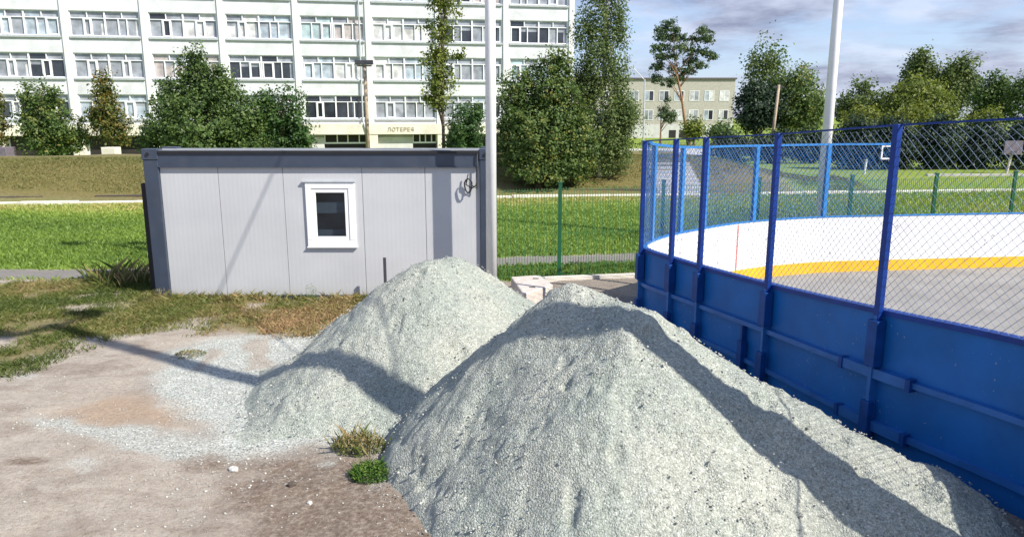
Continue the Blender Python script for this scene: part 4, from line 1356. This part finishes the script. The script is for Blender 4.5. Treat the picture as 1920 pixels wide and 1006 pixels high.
# ------------------------------------------------------------------ small far furniture
def floodlight_post():
    x, y = -9.62, 50.0; z = float(ground_z(x, y))
    root = thing("floodlight_post", "slim brown floodlight post with two lamps in front of the white building", "lamp post", (x, y, z))
    t = MB(); t.tube([(x, y, z - .2), (x, y, 3.4), (x - .02, y, 6.3)], [.15, .12, .10], 10); t.build("pole", M['rust_pole'], root, smooth=True)
    t = MB(); t.tube([(x - .5, y, 6.35), (x + .45, y, 6.35)], .05, 8); t.build("crossbar", M['rust_pole'], root)
    for dx in (-.4, -.02, .36):
        b = MB(); b.box(x + dx - .2, x + dx + .2, y - .22, y + .12, 6.42, 6.7); b.build("floodlight", M['lamp'], root, bevel=.03)
    t = MB(); t.tube([(x - .1, y, 6.7), (x - .1, y, 8.1)], .02, 6); t.build("antenna", M['sill'], root)


floodlight_post()


def street_light():
    x, y = 14.9, 85.0; z = float(ground_z(x, y))
    root = thing("street_light", "thin grey street light with one slanting arm before the beige block", "street light", (x, y, z))
    t = MB(); t.tube([(x, y, z), (x - .1, y, 7.1)], [.10, .07], 8); t.build("pole", M['sill'], root)
    t = MB(); t.tube([(x - .1, y, 7.0), (x - 1.5, y, 8.4)], .05, 6); t.build("arm", M['sill'], root)
    b = MB(); b.box(x - 2.0, x - 1.4, y - .1, y + .1, 8.36, 8.5); b.build("lamp_head", M['sill'], root)


street_light()
x, y = 18.3, 52.6; z = float(ground_z(x, y))
r_ = thing("utility_pole", "brownish bare pole before the dark trees left of the second lamp post", "pole", (x, y, z))
t = MB(); t.tube([(x - .15, y, z), (x + .15, y, 5.25)], [.12, .09], 10); t.build("pole", M['rust_pole'], r_, smooth=True)
t = MB(); t.box(x - .25, x + .5, y - .05, y + .05, 5.05, 5.15); t.build("crossarm", M['lamp'], r_)

x, y = 25.75, 38.3; z = float(ground_z(x, y))
r_ = thing("basketball_hoop", "weathered basketball backboard on a pale post at the field's far edge", "basketball hoop", (x, y, z))
t = MB(); t.tube([(x - .15, y + .2, z), (x + .0, y + .2, 1.3)], .06, 8); t.build("post", M['concrete'], r_)
b = MB(); b.box(x - .55, x + .38, y, y + .06, 1.22, 1.92); b.build("backboard", M['board_grey'], r_)
b = MB()
for i in range(14):
    a0, a1 = 2 * PI * i / 14, 2 * PI * (i + 1) / 14
    b.tube([(x - .15 + .22 * math.cos(a0), y - .26 + .22 * math.sin(a0), 1.36), (x - .15 + .22 * math.cos(a1), y - .26 + .22 * math.sin(a1), 1.36)], .015, 5)
b.build("rim", M['lamp'], r_)
x, y = 18.0, 38.0; z = float(ground_z(x, y))
t = MB(); t.tube([(x, y, z - .1), (x + .06, y, 1.0)], .055, 8)
tag(t.build("marker_post", M['pvc'], loc=(x, y, z)), "short white post on the lawn beyond the far netting", "post")
lw = MB()
for k in range(14):
    x = 20.6 + k * 1.5
    lw.box(x, x + 1.46, 36.8 + k * .05, 37.0 + k * .05, -.15, .34)
tag(lw.build("low_wall", M['concrete_grey'], loc=(31, 36.8, 0)), "low grey concrete wall along the lawn's far edge", "wall")
bx = MB(); bx.box(-26.7, -25.8, 48.6, 49.4, -.3, 1.15)
tag(bx.build("utility_box", M['cream'], loc=(-26.2, 49, 0), bevel=.03), "cream utility box at the top of the bank under the orange tree", "utility box")
bx = MB(); bx.box(-34.0, -32.9, 48.6, 49.6, -.3, 1.15)
tag(bx.build("utility_box", M['board_grey'], loc=(-33.4, 49, 0), bevel=.03), "pinkish grey utility box at the left edge under the trees", "utility box")

# ------------------------------------------------------------------ trees
G1 = "trees in front of the white building"
tree("leafy_tree", "reddish-tinged leafy tree cut by the left edge", "tree", (-34.6, 50), [(-34.6, 2.6, .9, 2.3), (-34.5, 4.4, .6, 1.1), (-35.2, 3.2, .8, 1.6)], 150, 34, .26, .17, M['leaf_autumn'], .13, 4.5, group=G1)
tree("leafy_tree", "wide green tree with yellowing right side, second from the left edge", "tree", (-31.0, 50), [(-31.2, 2.4, 1.5, 2.0), (-31.7, 4.0, .8, 1.5), (-29.9, 2.5, 1.2, 1.6), (-30.4, 4.2, .6, 1.0), (-32.2, 2.6, .7, 1.6), (-31, 1.0, 1.2, .9), (-29.3, 1.6, .9, .9)], 420, 34, .28, .17, M['leaf_mixed'], .16, 4.8, group=G1)
tree("leafy_tree", "narrow columnar tree turning orange above a cream box", "tree", (-26.7, 50), [(-26.8, 4.9, .6, 1.1), (-26.7, 3.5, 1.0, 1.3), (-26.5, 2.2, 1.15, 1.1), (-27.3, 2.9, .6, 1.0)], 230, 34, .26, .17, M['leaf_autumn'], .13, 4.6, group=G1)
tree("leafy_tree", "biggest dark green tree directly behind the cabin's left half", "tree", (-18.4, 45), [(-18.5, 2.3, 2.4, 2.0), (-18.5, 4.5, 1.6, 1.5), (-18.4, 6.1, .75, 1.15), (-19.1, 5.5, .6, .9), (-16.9, 4.3, 1.0, 1.3), (-20.3, 3.6, 1.1, 1.4), (-20.9, 1.7, 1.2, 1.2), (-16.4, 2.3, 1.2, 1.5), (-17.2, 5.4, .5, .8), (-20.4, 4.7, .45, .7), (-21.3, 2.0, .9, 1.3), (-15.9, 3.0, .9, 1.3), (-15.6, 1.5, 1.0, 1.2)], 1150, 32, .27, .165, M['leaf_green'], .22, 6.0, group=G1, limbs=16)
tree("leafy_tree", "compact dark green tree behind the middle of the cabin", "tree", (-14.0, 46), [(-14.7, 2.6, 1.1, 1.7), (-13.4, 2.4, .95, 2.1), (-15.1, 3.8, .6, .8), (-13.9, 1.2, 1.3, 1.0), (-12.9, 1.5, .7, 1.4), (-15.3, 2.0, .8, 1.6)], 560, 32, .26, .165, M['leaf_deep'], .15, 3.8, group=G1)
tree("slim_tree", "tall slim sparse tree reaching above the frame in front of the building", "tree", (-4.38, 48), [(-4.4, 10.2, 1.0, 1.3), (-4.5, 8.3, .85, 1.0), (-4.7, 6.7, .8, 1.0), (-4.6, 5.3, .95, 1.0), (-4.75, 4.2, .75, 1.0), (-3.5, 9.3, .4, .35), (-3.4, 6.9, .4, .3), (-3.4, 8.1, .3, .2), (-5.3, 4.3, .3, .5), (-4.5, 12, .9, 1.2)], 330, 26, .24, .17, M['leaf_olive'], .12, 11.5, group=G1, shell=.6, limbs=22)
tree("bushy_tree", "small round dark bush behind the lamp post", "bush", (-2.9, 47), [(-2.9, 1.7, 1.05, 2.0), (-2.4, 2.9, .7, 1.0), (-3.3, 1.0, .8, 1.3)], 260, 30, .25, .16, M['leaf_deep'], .1, 2.5, group=G1)
tree("bushy_tree", "broad bushy green tree right of the lamp post, growing on the bank", "tree", (1.1, 30.6), [(1.0, 2.2, 1.4, 1.6), (.15, 3.8, .7, 1.3), (1.8, 4.2, .8, 1.4), (2.5, 2.6, .8, 1.6), (1.2, 1.1, 1.4, .8), (-.15, 2.0, .6, 1.5), (2.5, 1.2, .8, .8), (1.0, 4.2, .6, 1.2), (1.9, 5.1, .4, .7), (.4, 2.9, .9, 1.3), (1.9, 2.9, .9, 1.3), (2.9, 2.0, .7, 1.2)], 1500, 34, .17, .11, M['leaf_mixed'], .15, 4.6, group=G1, limbs=16)
tree("birch_tree", "tall drooping birch reaching above the frame at the building's right end", "tree", (3.7, 32.0), [(3.8, 7.6, .95, 1.5), (3.55, 5.8, .8, 1.4), (3.7, 4.0, .8, 1.4), (4.25, 2.7, .75, 1.1), (3.6, 1.7, .9, .9), (4.0, 9.3, .85, 1.2), (4.7, 3.3, .4, .5), (3.0, 6.8, .5, .9), (4.5, 6.9, .4, .9), (4.6, 3.6, .7, 1.2), (3.0, 2.8, .8, 1.6), (4.3, 1.6, .8, .9), (4.4, 5.2, .6, 1.3), (4.7, 2.4, .8, 1.0), (2.9, 4.6, .7, 1.2), (4.9, 3.4, .5, .7)], 1150, 38, .16, .095, M['leaf_birch'], .12, 9.3, 'birch_bark', droop=2.4, group=G1, limbs=14, lean=(.3, 0))


def pxw(px, py, Y):
    d = Y * .979
    return ((px - 960) / 1387 * (d + 1.2), 3.2 - (py - 216) / 1387 * 1.02 * d)


zp = [(350, 185), (310, 215), (390, 225), (305, 262), (365, 270), (430, 265), (272, 328), (340, 325), (420, 325), (300, 380), (380, 375), (300, 435), (395, 445), (290, 505), (365, 530), (440, 490),
      (555, 230), (575, 275), (520, 270), (505, 335), (560, 350), (625, 372), (500, 405), (545, 430), (480, 455)]
bl = []
for a, b in zp:
    X_, Z_ = pxw(1140 + a / 3.3525, b / 3.3525, 90)
    bl.append((X_, Z_, .95, .55, random.uniform(-.9, .9), .95))
tree("pine_tree", "tall crooked pine with two crowns and a reddish trunk before the beige block", "tree", (21.3, 90), bl, 620, 30, .20, .19, M['leaf_pine'], .24, 10.5, 'pine_bark', lean=(-2.3, 0), shell=.6, limbs=26)
bl = []
for a, b in [(362, 640), (345, 690), (372, 700), (330, 725), (400, 742), (365, 755), (385, 725)]:
    X_, Z_ = pxw(1140 + a / 3.3525, b / 3.3525, 92); bl.append((X_, Z_, .6, .4))
tree("pine_tree", "small young pine left of the tall pine's trunk", "tree", (18.2, 92), bl, 70, 28, .22, .20, M['leaf_pine'], .14, 5.0, 'pine_bark', shell=.6)


def rough(name, label, cat, x0, x1, y0, y1, D, n, per, lm, group, leaf=None, droop=1.0, bark='bark', bottom=None, cr=None, tr=.16):
    """a rounded crown filling a width and height seen at distance D"""
    xa, zt_ = pxw(x0, y0, D); xb, zb = pxw(x1, y1, D)
    if bottom is not None: zb = bottom
    w = (xb - xa) / 2; h = (zt_ - zb) / 2; cx = (xa + xb) / 2; cz = (zt_ + zb) / 2
    r = random.Random(int(x0 * 7 + y0))
    bl = [(cx, cz - .05 * h, w * .86, h * .9)]
    for i in range(7):
        a = r.uniform(0, 2 * PI)
        bl.append((cx + math.cos(a) * w * .55, cz + math.sin(a) * h * .5, w * r.uniform(.35, .55), h * r.uniform(.3, .5)))
    bl.append((cx + r.uniform(-.3, .3) * w, zt_ - h * .35, w * .4, h * .35))
    lf = leaf or D * .0034
    return tree(name, label, cat, (cx, D), bl, n, per, cr or D * .006, lf, lm, tr, max(1.0, (zt_ - float(ground_z(cx, D))) * .8), bark, droop, group)


G2 = "trees beyond the rink"
rough("birch_tree", "weeping birch with pale airy crown left of the second lamp post", "tree", 1378, 1462, 72, 205, 60, 130, 30, M['leaf_birch'], G2, droop=2.2, bark='birch_bark')
rough("leafy_tree", "very dark rounded tree under the weeping birch", "tree", 1355, 1464, 160, 250, 57.5, 400, 30, M['leaf_shade'], G2)
rough("leafy_tree", "olive rounded tree touching the left side of the second lamp post", "tree", 1424, 1541, 116, 250, 58, 520, 30, M['leaf_mixed'], G2, droop=1.4, bark='birch_bark')
rough("bush", "small green bush at the foot of the tall pine", "bush", 1282, 1316, 226, 262, 88, 60, 28, M['leaf_olive'], G2)
rough("bush", "low dark hedge bush between pine and dark tree", "bush", 1320, 1372, 238, 262, 80, 80, 28, M['leaf_green'], G2)
rough("leafy_tree", "mid green rounded tree just right of the second lamp post", "tree", 1556, 1648, 152, 260, 66, 380, 30, M['leaf_far'], G2)
rough("leafy_tree", "yellow-green broad tree below the twin tall crowns", "tree", 1640, 1775, 150, 260, 62, 480, 30, M['leaf_olive'], G2)
rough("leafy_tree", "left one of the two tallest crowns on the skyline", "tree", 1676, 1748, 92, 215, 74, 300, 30, M['leaf_far'], G2, droop=1.3)
rough("leafy_tree", "right one of the two tallest crowns on the skyline", "tree", 1738, 1812, 100, 235, 73, 320, 30, M['leaf_far'], G2, droop=1.4)
rough("leafy_tree", "round dark tree right of the tallest crowns", "tree", 1808, 1884, 143, 255, 68, 330, 30, M['leaf_green'], G2)
rough("leafy_tree", "dark tree cut by the right edge above the rink fence", "tree", 1876, 1990, 118, 255, 64, 420, 30, M['leaf_green'], G2)
rough("bush", "yellow-green bush low behind the fence right of the second lamp post", "bush", 1560, 1660, 206, 262, 60, 160, 28, M['leaf_yellowgreen'], G2)
rough("bush", "pale yellow-green bush low behind the tallest crowns' foot", "bush", 1648, 1740, 200, 262, 58.5, 170, 28, M['leaf_yellowgreen'], G2)
rough("bush", "low olive bush at the foot of the round dark tree", "bush", 1800, 1860, 205, 262, 59, 110, 28, M['leaf_yellowgreen'], G2)
G3 = "dark undergrowth along the field's far edge"
hd = [("blackish shrub seen through the netting right of the second lamp post", 1545, 1640), ("blackish shrub seen through the netting left of the near fence post", 1610, 1715), ("blackish shrub seen through the netting right of the near fence post", 1690, 1790),
      ("blackish shrub seen through the netting left of the basketball backboard", 1765, 1860), ("blackish shrub seen through the netting behind the basketball backboard", 1835, 1950), ("blackish shrub at the right edge seen through the netting", 1920, 2040)]
for lb, a, b in hd:
    rough("shrub", lb, "shrub", a, b, 222, 335, 42, 420, 26, M['leaf_shade'], G3, bottom=-.1)
rough("shrub", "blackish shrub behind the far netting left of the near fence's third post", "shrub", 1395, 1490, 246, 318, 52, 200, 26, M['leaf_shade'], G3, bottom=-.1)
rough("shrub", "blackish shrub behind the far netting beside the second lamp post", "shrub", 1470, 1565, 242, 322, 52.5, 200, 26, M['leaf_shade'], G3, bottom=-.1)
rough("shrub", "blackish shrub behind the far netting at the top of the bank", "shrub", 1320, 1410, 252, 312, 51, 170, 26, M['leaf_shade'], G3, bottom=.0)


# ------------------------------------------------------------------ grass
def blades(name, X, Y, h, w, tint, m, kind="stuff", label=None, parent=None, loc=None, Z=None, spread=.5):
    n = len(X)
    Z = ground_z(X, Y) if Z is None else Z
    a = rng.uniform(0, 2 * PI, n); d = np.stack([np.cos(a), np.sin(a)], 1) * (w / 2)[:, None]
    l = rng.normal(size=(n, 2)) * (h * spread)[:, None]
    V = np.empty((n, 4, 3))
    V[:, 0] = np.c_[X - d[:, 0], Y - d[:, 1], Z - .01]
    V[:, 1] = np.c_[X + d[:, 0], Y + d[:, 1], Z - .01]
    V[:, 2] = np.c_[X + d[:, 0] * .7 + l[:, 0] * .45, Y + d[:, 1] * .7 + l[:, 1] * .45, Z + h * .62]
    V[:, 3] = np.c_[X + l[:, 0], Y + l[:, 1], Z + h]
    o = np_mesh(name, V.reshape(-1, 3), np.arange(4 * n).reshape(n, 4), m, parent, loc, attr=dict(tint=np.repeat(tint, 4)))
    if parent is None and kind: tag(o, label, kind=kind)
    return o


def scatter(n, x0, x1, y0, y1, wf):
    x = rng.uniform(x0, x1, n); y = rng.uniform(y0, y1, n)
    k = rng.random(n) < wf(x, y)
    return x[k], y[k]


# weedy strip before the cabin
x, y = scatter(420000, -14, -2.2, 7.3, 15, lambda x, y: grass_w(x, y) * sstep(.25, .6, fbm(x * 2.3, y * 2.3, 88, 4)) * (np.maximum(h_rear(x, y), h_front(x, y)) < .02) * (1 - path_w(x, y)) * ~((x > -6.45) & (y > 12.9)))
pt = fbm(x * .8, y * .8, 33, 4)
dryb = sstep(-5.5, -3.5, x + (pt - .5) * 4) * .45
tall = 1 + 1.8 * sstep(.25, .0, np.abs(y - 12.75) * .7) * (x > -6.6) * rng.random(len(x)) ** 3 + 2.0 * np.exp(-((x + 7.6) ** 2 / .9 + (y - 14.0) ** 2 / .2))
tint = np.clip(rng.random(len(x)) * .5 + (pt - .5) * 1.2 + .12 + dryb, 0, 1)
blades("weedy_grass", x, y, rng.uniform(.02, .075, len(x)) * tall, rng.uniform(.005, .013, len(x)), tint, M['grass_weed'], label="patchy weedy grass with dry spots before the cabin", spread=.7)
# lawn behind
x, y = scatter(330000, -27, 13, 14.3, 29.2, lambda x, y: lawn_w(x, y) * np.clip(1.25 - (y - 14) / 22, .35, 1))
far = (y - 14) / 14
pt = fbm(x * .25, y * .35, 36, 4)
tint = np.clip(rng.random(len(x)) * .45 + .05 + (pt - .45) * .8 + .42 * sstep(-7, -.5, y - ykerb(x)) , 0, 1)
blades("lawn_grass", x, y, rng.uniform(.04, .10, len(x)), rng.uniform(.018, .04, len(x)) * (1 + .5 * far), tint, M['grass_lawn'], label="bright green mown lawn behind the cabin and fence", spread=.6)
x, y = scatter(90000, 8, 34, 17.5, 37, lambda x, y: sstep(.2, -.2, y - ykerb(x)) * np.ones_like(x) * (y > 17 + .15 * (x - 8)))
tint = np.clip(rng.random(len(x)) * .5 + .35 + (fbm(x * .3, y * .3, 39) - .5) * .6, 0, 1)
blades("lawn_grass", x, y, rng.uniform(.05, .12, len(x)), rng.uniform(.03, .06, len(x)), tint, M['grass_lawn'], label="yellowing lawn beyond the far side of the rink", spread=.6)
# dry grass of the bank
x, y = scatter(280000, -34, 16, 25, 38, lambda x, y: sstep(.3, .7, y - ykerb(x)) * sstep(6.5, 4.5, y - ykerb(x)))
tint = np.clip(rng.random(len(x)) * .6 + (fbm(x * .5, y * .8, 37, 4) - .5) * 1.2 + .2, 0, 1)
blades("bank_grass", x, y, rng.uniform(.02, .07, len(x)), rng.uniform(.016, .034, len(x)), tint, M['grass_dry'], label="brown dry grass on the long bank", spread=.7)


def tuft(label, x, y, r, n, h, m, seed, name="weed_tuft"):
    rr = np.random.default_rng(seed)
    a = rr.uniform(0, 2 * PI, n); q = np.sqrt(rr.random(n)) * r
    X = x + np.cos(a) * q * 1.35; Y = y + np.sin(a) * q
    z0 = float(ground_z(x, y))
    Zc = ground_z(X, Y) + rr.random(n) * h * np.sqrt(np.maximum(0, 1 - (q / r) ** 2)) + .01
    nr = rr.normal(size=(n, 3)) * .6 + np.array([0, 0, .8]); nr /= np.linalg.norm(nr, axis=1, keepdims=True)
    root = thing(name, label, "weeds", (x, y, z0), "weed tufts around the gravel")
    leaf_cloud("leaves", np.c_[X, Y, Zc], nr, rr.uniform(.014, .034, n), rr.random(n) * .7 + .3 * (q < r * .7), m, root, asp=.5)
    k = n // 12
    if n > 1000: blades("blades", X[:k], Y[:k], rr.uniform(.5, 1.3, k) * h, np.full(k, .009), rr.random(k), m, parent=root, Z=ground_z(X[:k], Y[:k]), spread=.45)


tuft("yellowish weed tuft at the crease between the two gravel heaps", -1.50, 6.78, .20, 1500, .15, M['grass_weed'], 3)
tuft("fresh green weed tuft at the near heap's left toe", -1.26, 6.22, .17, 1500, .12, M['weed_tuft'], 4)
tuft("small flat green tuft alone on the gravel spill", -4.40, 9.66, .16, 500, .05, M['grass_weed'], 5)
tuft("single upright weed against the cabin wall below the window", -3.55, 12.72, .10, 260, .32, M['weed_tuft'], 6)
tuft("weeds at the foot of the cabin's left corner post", -6.25, 12.72, .25, 700, .22, M['grass_weed'], 8)
tuft("tall weed patch in the cabin's shade left of the door", -7.5, 14.1, .55, 2600, .38, M['grass_weed'], 9)
